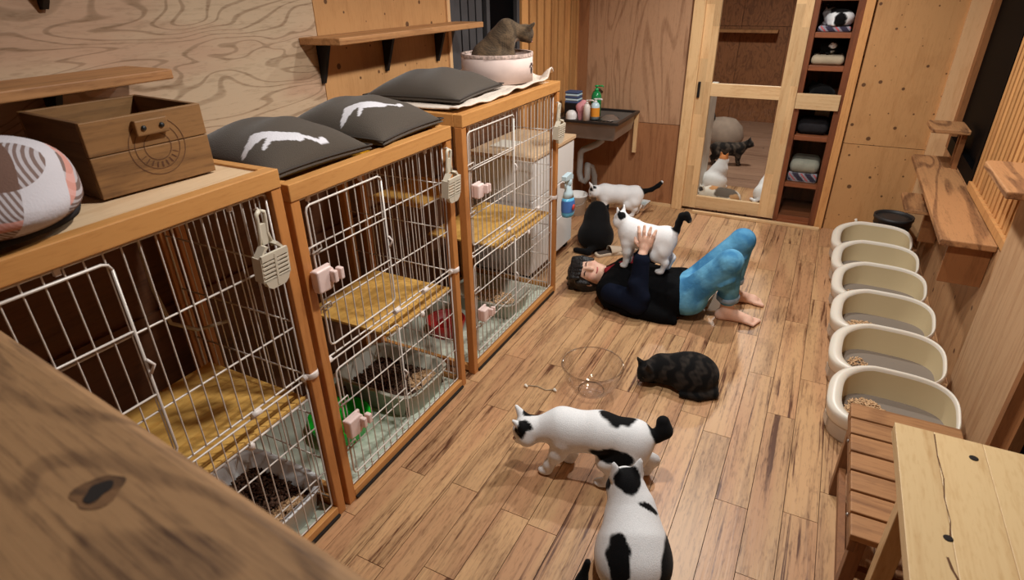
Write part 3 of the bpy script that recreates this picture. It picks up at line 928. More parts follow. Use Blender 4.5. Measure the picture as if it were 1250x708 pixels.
def holder(label, y, z, s=1.0):
    t = thing('bowl_clip', label, 'clip', (XF + 0.006, y, z), 0, 'pink white bowl clips on the cage wires')
    m = MB()
    m.prism([(-0.052 * s, -0.045 * s), (0.012 * s, -0.048 * s), (0.034 * s, -0.02 * s), (0.034 * s, 0.028 * s), (0.02 * s, 0.045 * s), (-0.052 * s, 0.045 * s)], 'X', 0.0, 0.030)
    m.build('clip_body', M_pinkclip, t, bevel=0.007, seg=3)
    for q in (0.008, 0.040):
        m = MB().prism([(q * s, -0.016), (q * s + 0.02 * s, -0.016), (q * s + 0.02 * s, 0.024), (q * s, 0.024)], 'X', 0.026, 0.05)
        m.build('clip_prong', M_pinkclip, t, bevel=0.004)
    bx('clip_plate', -0.012, 0.0, -0.045 * s, 0.05 * s, -0.03, 0.03, M_pinkclip, t, 0.003)
    return t
holder('pink white bowl clip high on the middle cage beside its post', 1.195, 0.945, 0.85)
holder('pink white bowl clip in front of the green bowl', 1.215, 0.345, 0.85)
holder('small pink white bowl clip high on the farthest cage', 2.165, 0.945, 0.7)
holder('small pink white bowl clip low on the farthest cage', 2.17, 0.315, 0.7)

sp = thing('spray_bottle', 'blue spray bottle hanging on the far corner of the cages', 'bottle', (XF + 0.055, 3.13, 0.505))
MB().lathe([(0.0, 0.0), (0.046, 0.004), (0.052, 0.02), (0.05, 0.09), (0.045, 0.12)], 24, sx=0.72).build('bottle_body', M_blue, sp)
MB().lathe([(0.045, 0.12), (0.036, 0.15), (0.022, 0.175), (0.018, 0.20)], 24, sx=0.72).build('bottle_shoulder', M_paleblue, sp)
lb = MB().lathe([(0.0535, 0.035), (0.0535, 0.085), (0.050, 0.105)], 24, sx=0.73, cap=False); lb.build('label', M_labelblue, sp)
MB().lathe([(0.0, 0.0), (0.018, 0.0), (0.018, 0.004), (0.0, 0.004)], 16, (0, 0, 0)).build('label_badge', M_labelred, sp, (0.039, -0.012, 0.065), (0, R(90), 0))
hd = MB().lathe([(0.019, 0.195), (0.02, 0.22), (0.016, 0.228)], 16)
hd.prism([(-0.075, 0.235), (0.035, 0.222), (0.04, 0.245), (0.01, 0.268), (-0.075, 0.262)], 'X', -0.015, 0.015)
hd.build('spray_head', M_paleblue, sp, bevel=0.003)
MB().tube([(0, -0.035, 0.235), (0, -0.05, 0.21), (0, -0.046, 0.18)], 0.006, 8).build('trigger', M_paleblue, sp)
bx('hanging_clip', -0.05, -0.02, -0.01, 0.01, 0.17, 0.2, M_clip, sp)

# ---- steel dish held inside cages and a dangling rope
rp = MB().tube([(-1.62, 0.86, 1.10), (-1.63, 0.865, 0.98), (-1.625, 0.88, 0.86), (-1.62, 0.95, 0.80), (-1.63, 1.06, 0.77)], 0.006, 6).build('toy_rope', M_beige)
tag(rp, 'short twisted beige rope dangling inside the nearest cage', 'rope')
MB().tube([(-1.62, 0.86, 1.10), (-1.62, 0.86, 1.293)], 0.003, 6).build('hanging_string', M_beige, rp)

# ================================================================== CAGE TOPS
def cushion(label, loc, rotz, a, b, t, doggo=None, tilt=(0, 0), col=(76, 67, 58)):
    n = 96
    V = []; F = []; C = []
    base = lin(*col); white = lin(214, 210, 214)
    for side in (1, -1):
        for i in range(n + 1):
            for j in range(n + 1):
                u = -1 + 2 * i / n; v = -1 + 2 * j / n
                x = a * u * (1 - 0.07 * (1 - v * v)); y = b * v * (1 - 0.07 * (1 - u * u))
                z = side * t * ((1 - u * u) * (1 - v * v)) ** 0.42
                if side < 0: z *= 0.4
                z += 0.004 * math.sin(9 * u + 3 * v) * (1 - u * u) * (1 - v * v) - 0.024 * (1 - (1 - u * u) * (1 - v * v)) ** 2
                V.append((x, y, z))
                c = base
                if doggo and side > 0 and doggo(u, v): c = white
                C.append(c)
        k = 0 if side > 0 else (n + 1) ** 2
        for i in range(n):
            for j in range(n):
                q = (k + i * (n + 1) + j, k + (i + 1) * (n + 1) + j, k + (i + 1) * (n + 1) + j + 1, k + i * (n + 1) + j + 1)
                F.append(q if side > 0 else tuple(reversed(q)))
    me = bpy.data.meshes.new('cushion'); me.from_pydata(V, [], F); me.shade_smooth(); me.update()
    paint(me, np.array(C))
    th = thing('cushion', label, 'cushion', loc, rotz, 'dark woven cushions on the cages')
    o = link('cushion_cover', me, M_print, th, (0, 0, t * 0.40), (tilt[0], tilt[1], 0))
    pth = []
    for (u0, v0, u1, v1) in ((-1, -1, 1, -1), (1, -1, 1, 1), (1, 1, -1, 1), (-1, 1, -1, -1)):
        for k in range(12):
            u = u0 + (u1 - u0) * k / 12; v = v0 + (v1 - v0) * k / 12
            pth.append((a * u * (1 - 0.07 * (1 - v * v)), b * v * (1 - 0.07 * (1 - u * u)), -0.024))
    pth.append(pth[0])
    MB().tube(pth, 0.003, 6).build('edge_piping', plain('piping_brown', srgb(58, 50, 44), 0.9), th, (0, 0, t * 0.55), (tilt[0], tilt[1], 0))
    return th

def dachshund(flip=1, y0=0.0):
    def seg(px, py, ax, ay, bx_, by_, r0, r1):
        dx, dy = bx_ - ax, by_ - ay
        t = max(0, min(1, ((px - ax) * dx + (py - ay) * dy) / (dx * dx + dy * dy)))
        return math.hypot(px - ax - t * dx, py - ay - t * dy) < r0 + (r1 - r0) * t
    def f(u, v):
        # u towards the room (down in the photo is +u), v to the right
        p, q = v + 0.3, -(u - y0)
        x, y = (p * 0.87 - q * 0.5) * 1.25, (p * 0.5 + q * 0.87) / 0.72
        return (seg(x, y, -0.18, 0.02, 0.22, 0.0, 0.15, 0.13) or seg(x, y, -0.2, 0.08, -0.5, 0.1, 0.1, 0.12) or seg(x, y, -0.5, 0.06, -0.8, -0.14, 0.12, 0.05)
                or seg(x, y, -0.25, -0.02, -0.46, -0.28, 0.06, 0.035) or seg(x, y, 0.3, 0.02, 0.62, -0.02, 0.045, 0.04) or seg(x, y, 0.62, -0.02, 0.72, 0.06, 0.05, 0.06))
    return f
cushion('dark cushion with white dog print nearest the wooden crate', (-1.575, 1.346, 1.262), R(-3), 0.235, 0.208, 0.085, dachshund(1, 0.62), (0, R(1)))
cushion('dark cushion with white dog print touching the farthest cage', (-1.565, 1.778, 1.262), R(4), 0.235, 0.208, 0.088, dachshund(1, 0.42), (0, R(1)))
cushion('plain dark cushion on the pale blanket beside the drum', (-1.63, 2.385, 1.308), R(6), 0.24, 0.245, 0.075)

# fleece blanket on the farthest cage
def blanket():
    nx, ny = 60, 90
    x0, x1, y0, y1 = -1.895, -1.335, 2.10, 3.075
    V = []; F = []
    for i in range(nx + 1):
        for j in range(ny + 1):
            u, v = i / nx, j / ny
            x = x0 + (x1 - x0) * u; y = y0 + (y1 - y0) * v
            z = 1.286 + 0.004 + 0.005 * abs(math.sin(7 * v + 4 * u)) + 0.004 * math.sin(31 * v + 9 * u) * u
            if v > 0.93: z += 0.045 * math.sin((v - 0.93) / 0.07 * 2.6) * (0.6 + 0.4 * math.sin(20 * u))
            if u > 0.92: z += 0.006 * math.sin(17 * v + 2 * math.sin(11 * v)) * (u - 0.92) / 0.08 + 0.006
            V.append((x, y, z))
    for i in range(nx):
        for j in range(ny):
            a = i * (ny + 1) + j
            F.append((a, a + ny + 1, a + ny + 2, a + 1))
    me = bpy.data.meshes.new('fleece_blanket'); me.from_pydata(V, [], F); me.shade_smooth()
    o = link('fleece_blanket', me, M_blanket)
    m = o.modifiers.new('thickness', 'SOLIDIFY'); m.thickness = 0.006; m.offset = 1
    tag(o, 'pale fleece blanket spread over the farthest cage top', 'blanket')
blanket()

# round drum scratcher
dr = thing('drum_scratcher', 'round pale pink drum box holding the sitting tabby cat', 'cat box', (-1.56, 2.855, 1.306))
r = 0.185
MB().lathe([(r, 0.0), (r, 0.135), (r - 0.012, 0.135), (r - 0.012, 0.03), (0.0, 0.03)], 48).build('drum_wall', M_drum, dr)
MB().lathe([(r + 0.002, 0.120), (r + 0.002, 0.137), (r - 0.013, 0.137), (r - 0.013, 0.125)], 48, cap=False).build('rim_trim', M_trim, dr)
pw = MB()
def disc_on(mb, ang, z, rr, sz=1.3):
    pts = []
    for k in range(10):
        t = 2 * math.pi * k / 10
        aa = ang + rr * math.cos(t) / r
        pts.append(((r + 0.0022) * math.cos(aa), (r + 0.0022) * math.sin(aa), z + rr * sz * math.sin(t)))
    mb.add(pts, [tuple(range(10))])
pa = R(8)
disc_on(pw, pa, 0.055, 0.013)
for q, zz in ((-0.018, 0.075), (-0.006, 0.084), (0.008, 0.084), (0.019, 0.074)):
    disc_on(pw, pa + q / r, zz, 0.0055)
pw.build('paw_print', M_black, dr)

# wooden crate
def crate():
    t = thing('wooden_crate', 'old brown wooden crate with round stamp and handle block', 'crate', (-1.615, 0.898, 1.312), R(-5))
    hx, hy, h = 0.155, 0.146, 0.178
    for z0, z1 in ((0.0, 0.098), (0.100, h)):
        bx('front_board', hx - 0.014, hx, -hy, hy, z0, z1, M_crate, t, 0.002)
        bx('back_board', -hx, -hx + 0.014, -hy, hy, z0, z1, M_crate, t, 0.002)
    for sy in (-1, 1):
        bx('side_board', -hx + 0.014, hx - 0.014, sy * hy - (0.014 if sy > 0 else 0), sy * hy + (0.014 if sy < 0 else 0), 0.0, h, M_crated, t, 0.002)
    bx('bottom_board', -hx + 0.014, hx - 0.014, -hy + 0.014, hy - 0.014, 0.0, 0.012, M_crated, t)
    hb = bx('handle_block', hx, hx + 0.016, -0.035, 0.045, 0.128, 0.165, M_crate, t, 0.003)
    for yy in (-0.022, 0.022):
        MB().lathe([(0.006, 0), (0.006, 0.003), (0.0, 0.004)], 10).build('bolt', M_black, hb, (0.008, yy, 0), (0, R(90), 0))
    st = MB()
    for rr in (0.070, 0.056, 0.034):
        pts = [(hx + 0.0008, 0.012 + rr * math.cos(a), 0.095 + rr * math.sin(a)) for a in [2 * math.pi * k / 40 for k in range(41)]]
        for k in range(40):
            a, b = pts[k], pts[k + 1]
            c = (0.012, 0.095); f = 1 - 0.0016 / rr
            q = [a, b, (b[0], c[0] + (b[1] - c[0]) * f, c[1] + (b[2] - c[1]) * f), (a[0], c[0] + (a[1] - c[0]) * f, c[1] + (a[2] - c[1]) * f)]
            st.add(q, [(0, 1, 2, 3)])
    for k in range(9):
        a = -math.pi * (0.15 + 0.7 * k / 8)
        q0 = (hx + 0.0008, 0.012 + 0.038 * math.cos(a), 0.095 + 0.038 * math.sin(a))
        q1 = (hx + 0.0008, 0.012 + 0.052 * math.cos(a), 0.095 + 0.052 * math.sin(a))
        w = 0.002
        st.add([(q0[0], q0[1] - w, q0[2]), (q0[0], q0[1] + w, q0[2]), (q1[0], q1[1] + w, q1[2]), (q1[0], q1[1] - w, q1[2])], [(0, 1, 2, 3)])
    st.build('round_stamp', plain('burnt_stamp', srgb(84, 50, 26), 0.8), t)
crate()

# plaid cat bed at the left edge
me, V = sdf_mesh('plaid_bed', [ell((0, 0, 0.09), (0.15, 0.2, 0.10), None, 0.05), ell((0.04, 0.06, 0.12), (0.11, 0.13, 0.085), None, 0.06), ell((-0.02, -0.12, 0.12), (0.14, 0.15, 0.11), None, 0.06), ell((0.07, 0.03, 0.06), (0.12, 0.15, 0.058), None, 0.05),
                               minus(ell((-0.03, -0.22, 0.2), (0.09, 0.10, 0.08), None, 0.03))], 0.012)
bed = thing('plaid_cat_bed', 'soft brown white and pink plaid pet bed beside the crate', 'pet bed', (-1.475, 0.47, 1.326))
bed.scale = (1.05, 1, 0.86)
link('bed_cover', me, M_plaid, bed)
MB().lathe([(0.0, 0.0), (0.15, 0.0), (0.155, 0.02), (0.0, 0.03)], 32, sy=1.35).build('bed_base', M_dark, bed)

# ---- wall shelves and brackets
def wall_shelf(label, y0, y1, z, depth, brackets, bl):
    t = thing('wall_shelf', label, 'shelf', (-1.964, (y0 + y1) / 2, z))
    hy = (y1 - y0) / 2
    m = MB().prism([(0, -hy - 0.02), (depth, -hy + 0.01), (depth, hy), (0, hy)], 'Z', -0.028, 0.0)
    m.build('shelf_board', M_shelf, t, bevel=0.004)
    for by in brackets:
        yy = by - t.location.y
        m = MB().prism([(0, -0.028), (depth * 0.34, -0.028), (depth * 0.34, -0.04), (0.012, -bl), (0, -bl)], 'Y', yy - 0.009, yy + 0.009)
        m.build('bracket', M_black, t)
    return t
wall_shelf('long wooden wall shelf above the cushions', 1.93, 3.10, 1.572, 0.19, (2.01, 2.45, 2.90), 0.19)
wall_shelf('weathered wooden wall shelf above the crate', -0.1, 1.18, 1.545, 0.22, (0.3, 0.93), 0.15)
for yy, zz, lb in ((1.00, 1.71, 'black shelf bracket tip above the weathered shelf'), (1.42, 1.757, 'black bracket tip at the picture top above dog cushion')):
    m = MB().prism([(0, 0), (0.015, 0), (0.16, 0.17), (0.16, 0.18), (0, 0.18)], 'Y', -0.008, 0.008)
    o = m.build('shelf_bracket', M_black, None, (-1.964, yy, zz))
    tag(o, lb, 'bracket', 'bracket tips at the top of the left wall')

# ================================================================== RIGHT SIDE
def litter_box_meshes():
    n = 64
    hx, hy = 0.238, 0.172
    def outline(sx, sy, off=0.0, p=2.9):
        out = []
        for i in range(n):
            a = 2 * math.pi * i / n
            c, s = math.cos(a), math.sin(a)
            out.append((sx * math.copysign(abs(c) ** (2 / p), c) + off, sy * math.copysign(abs(s) ** (2 / p), s), a))
        return out
    def rimz(x, y):
        u, v = x / hx, y / hy
        z = 0.196 + 0.040 * v                       # far side higher
        if v < 0: z += -0.026 * math.exp(-((u - 0.12) / 0.45) ** 2) * min(1, -v * 1.6)
        z -= 0.040 * max(0, -u - 0.35)             # left shoulder slopes down
        return z
    O = outline(hx, hy); M_ = outline(hx * 0.955, hy * 0.95); B = outline(hx * 0.90, hy * 0.885)
    inner = []
    for x, y, a in outline(hx - 0.014, hy - 0.012, 0.0, 3.2):
        u = x / hx
        if u < 0: x = x + 0.040 * min(1, -u * 1.3) * (1 if u < 0 else 0)
        inner.append((x, y, a))
    def loft(rings):
        vs = [p for r_ in rings for p in r_]
        fs = [(i * n + j, i * n + (j + 1) % n, (i + 1) * n + (j + 1) % n, (i + 1) * n + j) for i in range(len(rings) - 1) for j in range(n)]
        return vs, fs
    base = [[(x, y, 0.0) for x, y, a in B], [(x, y, 0.012) for x, y, a in outline(hx * 0.915, hy * 0.90)], [(x, y, 0.082) for x, y, a in outline(hx * 0.945, hy * 0.935)]]
    vs, fs = loft(base)
    mb = MB().add(vs, fs, True); mb.f.append(tuple(reversed(range(n)))); mb.sm.append(False)
    mbase = mb.mesh('base_tray')
    sh = [[(x * 1.0, y, 0.084) for x, y, a in M_], [(x * 1.012, y * 1.012, 0.09) for x, y, a in M_], [(x, y, rimz(x, y) - 0.022) for x, y, a in O],
          [(x * 1.004, y * 1.004, rimz(x, y) - 0.008) for x, y, a in O], [(x * 0.985, y * 0.985, rimz(x, y)) for x, y, a in O],
          [((x + xi) / 2, (y + yi) / 2, (rimz(x, y) + rimz(xi, yi)) / 2 + 0.003) for (x, y, a), (xi, yi, _) in zip(O, inner)],
          [(x, y, rimz(x, y) - 0.004) for x, y, a in inner], [(x * 0.99, y * 0.985, rimz(x, y) - 0.018) for x, y, a in inner]]
    vs, fs = loft(sh)
    mshell = MB().add(vs, fs, True).mesh('rim_shell')
    inn = [[(x * 0.99, y * 0.985, rimz(x, y) - 0.016) for x, y, a in inner], [(x * 0.975, y * 0.96, 0.13) for x, y, a in inner], [(x * 0.95, y * 0.92, 0.093) for x, y, a in inner]]
    vs, fs = loft(inn)
    minner = MB().add(vs, fs, True).mesh('inner_wall')
    fl = MB(); fl.add([(x * 0.96, y * 0.935, 0.095) for x, y, a in inner], [tuple(range(n))])
    mfloor = fl.mesh('inner_floor')
    la = MB().box(-0.012, 0.0, -0.03, 0.03, -0.022, 0.022)
    mlatch = la.mesh('latch')
    return mbase, mshell, minner, mfloor, mlatch
LB = litter_box_meshes()
def litter_box(label, x, y, piles=(), rz=0.0):
    t = thing('litter_box', label, 'litter box', (x, y, 0), rz, 'cream high sided litter boxes in a row')
    link('base_tray', LB[0], M_litterbase, t)
    link('rim_shell', LB[1], M_litter, t)
    link('inner_wall', LB[2], M_litterin, t)
    link('inner_floor', LB[3], M_greyin, t)
    link('latch', LB[4], M_litterbase, t, (-0.212, -0.05, 0.055), (0, 0, R(12)))
    for (x0, x1, y0, y1, n, h) in piles:
        pellets('pellet_litter', t, n, x0, x1, y0, y1, 0.096, M_pellet, 0.018, 0.0026, h)
    return t
LBX = [('cream litter box nearest the slatted bench', 0.495, 2.455, ((-0.16, 0.0, -0.10, 0.09, 320, 0.035), (0.02, 0.17, -0.07, 0.03, 220, 0.02))),
       ('cream litter box second from the slatted bench', 0.49, 2.855, ((-0.15, -0.06, -0.06, 0.04, 60, 0.01),)),
       ('cream litter box third from the bench holding pellets', 0.485, 3.265, ((-0.15, 0.02, -0.09, 0.03, 200, 0.02),)),
       ('cream litter box fourth from the slatted bench', 0.48, 3.66, ((-0.15, -0.08, -0.05, 0.02, 40, 0.008),)),
       ('cream litter box second from the black bucket', 0.47, 4.03, ()),
       ('cream litter box nearest the black bucket', 0.46, 4.40, ())]
for l, x, y, p in LBX:
    litter_box(l, x, y, p, R(-2))
hs = MB().tube([(0.34, 4.585, 0.14), (0.345, 4.588, 0.20), (0.36, 4.59, 0.225), (0.352, 4.59, 0.24)], 0.009, 8)
hs = hs.build('scoop_handle', M_litter); tag(hs, 'small cream scoop handle standing up behind the farthest litter box', 'scoop')
MB().tube([(0.34, 4.585, 0.0), (0.34, 4.585, 0.14)], [0.03, 0.012], 8).build('scoop_blade', M_litter, hs)

bk = thing('bucket', 'black bucket in the corner behind the litter boxes', 'bucket', (0.60, 4.80, 0))
MB().lathe([(0.0, 0.0), (0.10, 0.0), (0.122, 0.21), (0.128, 0.215), (0.128, 0.235), (0.119, 0.235), (0.115, 0.215), (0.095, 0.012), (0.0, 0.012)], 36).build('bucket_body', M_bucket, bk)
MB().lathe([(0.0, 0.212), (0.114, 0.212), (0.114, 0.218), (0.06, 0.224), (0.0, 0.224)], 36).build('lid', M_bucket, bk)
for z in (0.12, 0.17):
    r_ = 0.10 + 0.022 * z / 0.21
    MB().lathe([(r_, z), (r_ + 0.004, z + 0.004), (r_, z + 0.008)], 36, cap=False).build('band', M_bucket, bk)

def step_shelf(name, label, x0, x1, y0, y1, z, th, mat, supports):
    t = thing(name, label, 'cat shelf', ((x0 + x1) / 2, (y0 + y1) / 2, z))
    hx, hy = (x1 - x0) / 2, (y1 - y0) / 2
    m = MB().prism([(-hx, -hy), (hx, -hy), (hx, hy), (-hx + 0.02, hy), (-hx, hy - 0.03)], 'Z', -th, 0)
    m.build('board', mat, t, bevel=0.005)
    for (sx0, sx1, sy0, sy1, h) in supports:
        bx('support', sx0 - t.location.x, sx1 - t.location.x, sy0 - t.location.y, sy1 - t.location.y, -th - h, -th, M_framebrown, t, 0.002)
    return t
step_shelf('cat_walk', 'long rough wooden cat walk board along the right wall', 0.585, 0.798, 3.07, 4.72, 0.70, 0.03, M_shelfR,
           ((0.63, 0.798, 3.11, 3.135, 0.19), (0.76, 0.798, 3.02 + 0.2, 3.5, 0.12), (0.66, 0.798, 4.3, 4.325, 0.16)))
step_shelf('cat_step', 'small wooden cat step beside the dark window', 0.60, 0.798, 4.33, 4.62, 0.945, 0.026, M_shelfR, ((0.77, 0.798, 4.40, 4.43, 0.22), (0.77, 0.798, 4.48, 4.51, 0.22)))
step_shelf('cat_step', 'small wooden cat step low above the black bucket', 0.575, 0.798, 4.22, 4.60, 0.47, 0.028, M_shelfR, ((0.70, 0.798, 4.3, 4.325, 0.2),))
step_shelf('cat_step', 'thick wooden cat step at the right picture edge', 0.645, 0.80, 2.62, 3.10, 1.063, 0.028, M_shelfR, ())

# slatted bench
bn = thing('slatted_bench', 'brown slatted wooden bench partly under the table', 'bench', (0.46, 1.73, 0))
ns = 7
for i in range(ns):
    y0 = -0.32 + i * 0.0925
    bx('slat', -0.165, 0.165, y0, y0 + 0.083, 0.378, 0.40, M_bench, bn, 0.003)
for sx in (-1, 1):
    bx('side_rail', sx * 0.15 - 0.012, sx * 0.15 + 0.012, -0.318, 0.318, 0.335, 0.377, M_benchleg, bn, 0.002)
    for sy in (-1, 1):
        bx('leg', sx * 0.135 - 0.018, sx * 0.135 + 0.018, sy * 0.285 - 0.02, sy * 0.285 + 0.02, 0.0, 0.376, M_benchleg, bn, 0.002)
    for sy in (-0.2, 0.15):
        MB().lathe([(0.006, 0), (0.006, 0.004), (0, 0.006)], 10).build('bolt', M_steel, bn, (sx * 0.162, sy, 0.355), (0, R(90 * sx), 0))
    bx('stretcher', sx * 0.135 - 0.011, sx * 0.135 + 0.011, -0.265, 0.265, 0.11, 0.14, M_benchleg, bn)
for sy in (-1, 1):
    bx('cross_rail', -0.117, 0.117, sy * 0.285 - 0.011, sy * 0.285 + 0.011, 0.22, 0.25, M_benchleg, bn)

# table
tb = thing('wooden_table', 'pale wooden table top with cracks and knot holes', 'table', (0.555, 0.85, 0))
xs = [-0.222, -0.135, -0.03, 0.085, 0.205]
for i in range(4):
    bx('top_board', xs[i], xs[i + 1] - 0.0006, -0.70, 0.70, 0.665, 0.70, M_table, tb, 0.0012)
for sx in (-0.18, 0.165):
    for sy in (-0.62, 0.50):
        bx('leg', sx - 0.022, sx + 0.022, sy - 0.022, sy + 0.022, 0.0, 0.664, M_door, tb, 0.002)
for sx in (-0.18, 0.165):
    bx('apron', sx - 0.011, sx + 0.011, -0.598, 0.478, 0.60, 0.664, M_door, tb)
def stain(pts, w, name='crack'):
    m = MB()
    for i in range(len(pts) - 1):
        (x0, y0), (x1, y1) = pts[i], pts[i + 1]
        d = Vector((x1 - x0, y1 - y0, 0)); p = Vector((-d.y, d.x, 0)).normalized()
        wa, wb_ = w * random.uniform(0.5, 1.2), w * random.uniform(0.5, 1.2)
        m.add([(x0 - p.x * wa, y0 - p.y * wa, 0.7006), (x1 - p.x * wb_, y1 - p.y * wb_, 0.7006), (x1 + p.x * wb_, y1 + p.y * wb_, 0.7006), (x0 + p.x * wa, y0 + p.y * wa, 0.7006)], [(0, 1, 2, 3)])
    m.build(name, M_crack, tb)
stain([(-0.134, 0.69), (-0.136, 0.60), (-0.131, 0.52), (-0.137, 0.45), (-0.133, 0.38), (-0.139, 0.33)], 0.0016)
stain([(-0.15, 0.27), (-0.145, 0.24), (-0.138, 0.22), (-0.142, 0.20)], 0.0026)
stain([(-0.128, 0.2), (-0.132, 0.14), (-0.127, 0.10), (-0.134, 0.02)], 0.0015)
for x, y, r_ in ((-0.058, 0.63, 0.008), (-0.143, 0.325, 0.0075), (-0.02, 0.22, 0.004)):
    MB().lathe([(0.0, 0.0006), (r_, 0.0006), (r_ * 1.25, 0.0003)], 16).build('knot_hole', M_knot, tb, (x, y, 0.7006))

# foreground beam close to the camera
bmn = thing('foreground_beam', 'thick blurred wooden beam with a dark knot hole in the foreground', 'beam', (-0.9, 0.12, 1.35))
bl_ = MB().box(-1.05, 1.1, -0.165, 0.165, -0.13, 0.0)
bo = bl_.build('beam_timber', M_beam, bmn, (0, 0, 0), (0, 0, R(-6.1)), 0.018, 4)
KX, KY = 0.386, 0.05
def burr(name, mat, r0, z, squash, seed):
    rr = random.Random(seed); n = 28
    ph = [rr.uniform(0, 6.28) for _ in range(4)]
    pts = []
    for k in range(n):
        a = 2 * math.pi * k / n
        q = r0 * (1 + 0.16 * math.sin(2 * a + ph[0]) + 0.10 * math.sin(3 * a + ph[1]) + 0.06 * math.sin(5 * a + ph[2]))
        pts.append((q * math.cos(a), q * math.sin(a) * squash, z))
    MB().add(pts + [(0, 0, z - 0.0002)], [(k, (k + 1) % n, n) for k in range(n)]).build(name, mat, bmn, (KX, KY, 0.0))
burr('knot_burr', M_beamknot, 0.019, 0.0005, 1.2, 3)
burr('knot_hole', M_knot, 0.0105, 0.0010, 1.15, 5)

# ================================================================== DRAWERS, SINK
dw = thing('drawer_unit', 'white drawer unit with pale wooden top behind the farthest cage', 'drawers', (-1.725, 3.50, 0))
bx('carcass', -0.22, 0.20, -0.345, 0.345, 0.03, 0.80, M_white, dw)
bx('top_board', -0.225, 0.232, -0.35, 0.35, 0.80, 0.825, M_cagetop, dw, 0.003)
for r_ in range(3):
    z0 = 0.05 + r_ * 0.25
    for c_ in range(2):
        y0 = -0.34 + c_ * 0.342
        bx('drawer_front', 0.20, 0.222, y0, y0 + 0.336, z0, z0 + 0.243, M_white, dw, 0.004)
for sx in (-0.18, 0.18):
    for sy in (-0.3, 0.3):
        bx('foot', sx - 0.02, sx + 0.02, sy - 0.02, sy + 0.02, 0, 0.03, M_bucket, dw)
o = MB().lathe([(0.0, 0.0), (0.05, 0.0), (0.065, 0.018), (0.058, 0.018), (0.045, 0.006), (0, 0.006)], 24).build('glass_dish', M_acryl, None, (-1.60, 3.48, 0.826)); tag(o, 'small clear dish on the drawer unit top', 'dish')
o = bx('notepad', -1.86, -1.72, 3.28, 3.46, 0.826, 0.838, M_paper); tag(o, 'white papers lying on the drawer unit top', 'paper')

sk = thing('sink', 'stainless steel wall sink in the back left corner', 'sink', (-1.66, 4.70, 0))
zt = 0.80
ri = MB()
ri.box(-0.275, 0.29, -0.30, -0.275, zt - 0.02, zt); ri.box(-0.275, 0.29, 0.255, 0.28, zt - 0.02, zt)
ri.box(-0.275, -0.19, -0.275, 0.255, zt - 0.02, zt); ri.box(0.265, 0.29, -0.275, 0.255, zt - 0.02, zt)
ri.build('sink_rim', M_steeld, sk, bevel=0.003)
ba = MB()
x0, x1, y0, y1, z0, z1 = -0.19, 0.265, -0.275, 0.255, 0.655, zt - 0.02
vs = [(x0, y0, z1), (x1, y0, z1), (x1, y1, z1), (x0, y1, z1), (x0 + 0.02, y0 + 0.02, z0), (x1 - 0.02, y0 + 0.02, z0), (x1 - 0.02, y1 - 0.02, z0), (x0 + 0.02, y1 - 0.02, z0)]
ba.add(vs, [(0, 1, 5, 4), (1, 2, 6, 5), (2, 3, 7, 6), (3, 0, 4, 7), (4, 5, 6, 7)])
bo = ba.build('basin', M_steel, sk); bo.modifiers.new('t', 'SOLIDIFY').thickness = 0.004
for k in range(8):
    bx('rack_bar', -0.02 + k * 0.03, -0.006 + k * 0.03, -0.26, -0.05, zt - 0.016, zt - 0.006, M_steeld, sk)
MB().tube([(-0.05, 0.27, 0.93), (-0.05, 0.2, 0.96), (-0.05, 0.08, 0.955), (-0.05, 0.05, 0.93)], 0.012, 10).build('faucet', M_steeld, sk)
pp = MB().tube([(0.07, -0.02, 0.65), (0.07, -0.02, 0.59), (0.03, -0.02, 0.56), (-0.09, -0.02, 0.50), (-0.11, -0.02, 0.47), (-0.115, -0.02, 0.30), (-0.095, -0.03, 0.245), (-0.055, -0.04, 0.235), (-0.03, -0.045, 0.27), (-0.035, -0.04, 0.34), (-0.05, -0.01, 0.37), (-0.03, 0.05, 0.34), (-0.02, 0.1, 0.25), (-0.02, 0.12, 0.0)], 0.026, 14)
pp.build('drain_pipe', M_pvc, sk)
MB().lathe([(0.036, 0.0), (0.036, 0.03), (0.03, 0.035)], 20, (0.07, -0.02, 0.615)).build('pipe_nut', M_pvc, sk)
bx('bracket_leg', 0.255, 0.285, 0.25, 0.28, 0.45, zt - 0.02, M_door, sk, 0.002)
# things on the sink edge
def on_sink(x, y): return (-1.66 + x, 4.70 + y, zt)
t = thing('towel_stack', 'folded blue and white striped towels by the sink', 'towels', (-1.80, 4.56, zt))
for k in range(5):
    o = bx('folded_towel', -0.06 + 0.004 * (k % 2), 0.055, -0.05, 0.05, 0.105 + k * 0.018, 0.121 + k * 0.018, M_paleblue if k % 2 else plain('navy_towel', srgb(70, 84, 120), 0.9), t, 0.006)
bx('wire_stand', -0.06, 0.05, -0.05, 0.05, 0.0, 0.104, M_black, t, 0.004)
t = thing('ribbed_cup', 'white ribbed cup upside down on the sink edge', 'cup', (-1.775, 4.455, zt))
cu = []
seg = 48
mb = MB()
vs = []; fs = []
for i, (r_, z) in enumerate(((0.042, 0.0), (0.043, 0.03), (0.036, 0.05), (0.02, 0.062), (0.0, 0.065))):
    for j in range(seg):
        a = 2 * math.pi * j / seg; q = r_ * (1 + 0.05 * math.cos(j * math.pi / 1.5))
        vs.append((q * math.cos(a), q * math.sin(a), z))
for i in range(4):
    for j in range(seg): fs.append((i * seg + j, i * seg + (j + 1) % seg, (i + 1) * seg + (j + 1) % seg, (i + 1) * seg + j))
mb.add(vs, fs, True).build('cup_body', M_white, t)
MB().lathe([(0.044, 0.0), (0.046, 0.004), (0.044, 0.008)], 32, cap=False).build('cup_rim', M_white, t)
